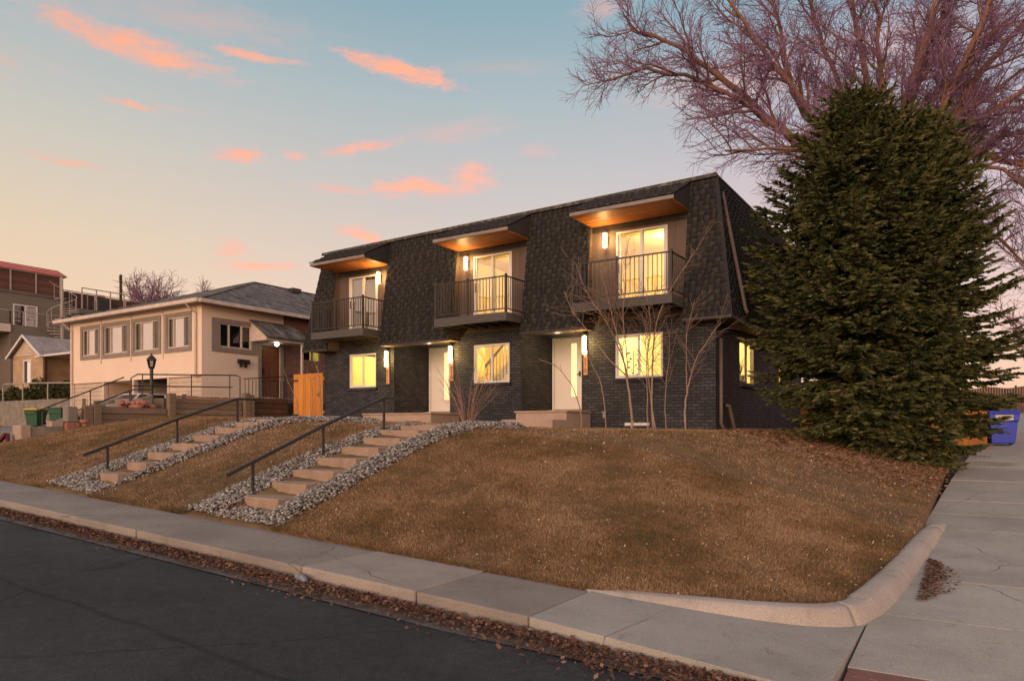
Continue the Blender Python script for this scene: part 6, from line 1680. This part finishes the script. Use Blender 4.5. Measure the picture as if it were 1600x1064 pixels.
# clouds: warped soft streaks placed on the dome
nz = N.n('ShaderNodeTexNoise', ins={'Vector': p, 'Scale': 9., 'Detail': 6., 'Roughness': .62})
off = N.n('ShaderNodeVectorMath', operation='MULTIPLY_ADD', ins={0: nz.outputs['Color'], 1: (.06, .026, 0), 2: (-.03, -.013, 0)}).outputs[0]
pw = N.n('ShaderNodeVectorMath', operation='ADD', ins={0: p, 1: off}).outputs[0]
stre = N.n('ShaderNodeMapping', ins={'Vector': pw, 'Scale': (26, 110, 1)})
tex = N.n('ShaderNodeTexNoise', ins={'Vector': stre.outputs[0], 'Scale': 1., 'Detail': 8., 'Roughness': .66})
texv = N.n('ShaderNodeMapRange', ins={'Value': tex.outputs[0], 'From Min': .34, 'From Max': .66, 'To Min': -.42, 'To Max': .42}).outputs[0]
CL = [  # azimuth, elevation, half length, half height (degrees), tilt, strength, softness
    (-27.9, 25.3, 5.93, 0.93, -7, 1.0, 1.15), (-20.1, 26.0, 3.35, 0.31, -2, 0.85, 0.9), (-23.4, 27.5, 7.25, 1.10, 0, 0.34, 1.4), (-8.5, 26.1, 4.46, 0.61, -10, 1.0, 0.8), (-0.5, 26.4, 4.81, 0.53, 0, 0.2, 1.4), (-27.5, 21.8, 1.67, 0.27, -3, 0.8, 0.9), (-24.7, 21.9, 1.25, 0.20, -4, 0.4, 1.1), (-31.9, 17.5, 2.26, 0.31, -2, 0.62, 1.0), (-20.6, 19.3, 1.64, 0.55, 0, 0.95, 0.85), (-16.8, 19.9, 0.93, 0.41, 0, 0.69, 1.0), (-11.5, 21.0, 3.02, 0.39, 10, 0.85, 1.0), (-7.3, 18.3, 4.24, 0.68, 2, 1.0, 0.9), (-3.3, 19.3, 1.72, 1.08, 0, 0.9, 1.0), (-13.4, 18.0, 2.64, 0.37, 0, 0.56, 1.0), (-11.6, 14.6, 2.33, 0.55, -12, 1.00, 1.0), (-21.2, 13.1, 1.41, 0.70, 0, 0.75, 1.1), (-19.0, 12.0, 3.62, 0.44, 3, 1.00, 1.0), (-4.5, 22.3, 4.28, 0.78, 6, 0.42, 1.4), (2.1, 20.9, 1.42, 0.40, 0, 0.38, 1.2), (17.2, 24.5, 6.93, 1.68, 0, 0.5, 1.5), (7.1, 30.0, 2.00, 0.75, 0, 0.5, 1.3), (28.7, 25.3, 5.45, 1.63, 0, 0.45, 1.5), (25.1, 18.2, 6.23, 1.24, 3, 0.3, 1.6),
    (-44, 22, 9, 1.2, 4, .7, 1.1), (48, 18, 10, 1.4, 0, .6, 1.2), (150, 20, 22, 3, 5, .6, 1.3), (-140, 26, 26, 3.4, -4, .6, 1.3), (90, 24, 18, 2.4, 6, .6, 1.2), (-95, 18, 18, 2, 3, .6, 1.2)]
tot = None
for a_, e_, hl, hh, tl, st_, so in CL:
    mp = N.n('ShaderNodeMapping', vector_type='TEXTURE', ins={'Vector': pw, 'Location': (R(a_), R(e_), 0), 'Rotation': (0, 0, R(tl)), 'Scale': (R(hl), R(hh), 1)})
    ln = N.n('ShaderNodeVectorMath', operation='LENGTH', ins={0: mp.outputs[0]}).outputs['Value']
    ln2 = N.n('ShaderNodeMath', operation='ADD', ins={0: ln, 1: texv}).outputs[0]
    m_ = N.n('ShaderNodeMapRange', interpolation_type='SMOOTHSTEP', ins={'Value': ln2, 'From Min': 1.05+.42*so, 'From Max': 1.0-.95*so, 'To Min': 0., 'To Max': st_}).outputs[0]
    tot = m_ if tot is None else N.n('ShaderNodeMath', operation='MAXIMUM', ins={0: tot, 1: m_}).outputs[0]
inner = ramp(N, tot, [(0, lin(228, 172, 160)), (.55, lin(248, 164, 128)), (1., lin(255, 166, 116))])
tot2 = N.n('ShaderNodeMath', operation='MULTIPLY', ins={0: tot, 1: .98}).outputs[0]
col = mixc(tot2, col, inner)
bg2 = N.n('ShaderNodeBackground', ins={'Color': col, 'Strength': .97})
add = N.n('ShaderNodeAddShader'); N.l(bg1.outputs[0], add.inputs[0]); N.l(bg2.outputs[0], add.inputs[1]); N.l(add.outputs[0], out.inputs[0])

L = bpy.data.lights.new('sun', 'SUN'); L.energy = 1.45; L.angle = R(20); L.color = (1, .70, .50)
so = bpy.data.objects.new('sun', L); C.objects.link(so); so.location = (0, -20, 30)
so.rotation_euler = (-sun_dir).to_track_quat('-Z', 'Y').to_euler()

cam = bpy.data.cameras.new('camera'); co = bpy.data.objects.new('camera', cam); C.objects.link(co)
cam.sensor_width = 36; cam.lens = 1131/1600*36; cam.shift_y = 138/1600; cam.clip_end = 2000; cam.clip_start = .05
co.location = (0, 0, 0); co.rotation_euler = (R(90), 0, R(YAW)); sc.camera = co
sc.view_settings.view_transform = 'Standard'; sc.view_settings.look = 'None'; sc.view_settings.exposure = 0; sc.view_settings.gamma = 1
sc.render.engine = 'CYCLES'
cy_ = sc.cycles; cy_.max_bounces = 6; cy_.transparent_max_bounces = 8; cy_.use_denoising = True; cy_.caustics_reflective = False; cy_.caustics_refractive = False
cy_.sample_clamp_indirect = 6
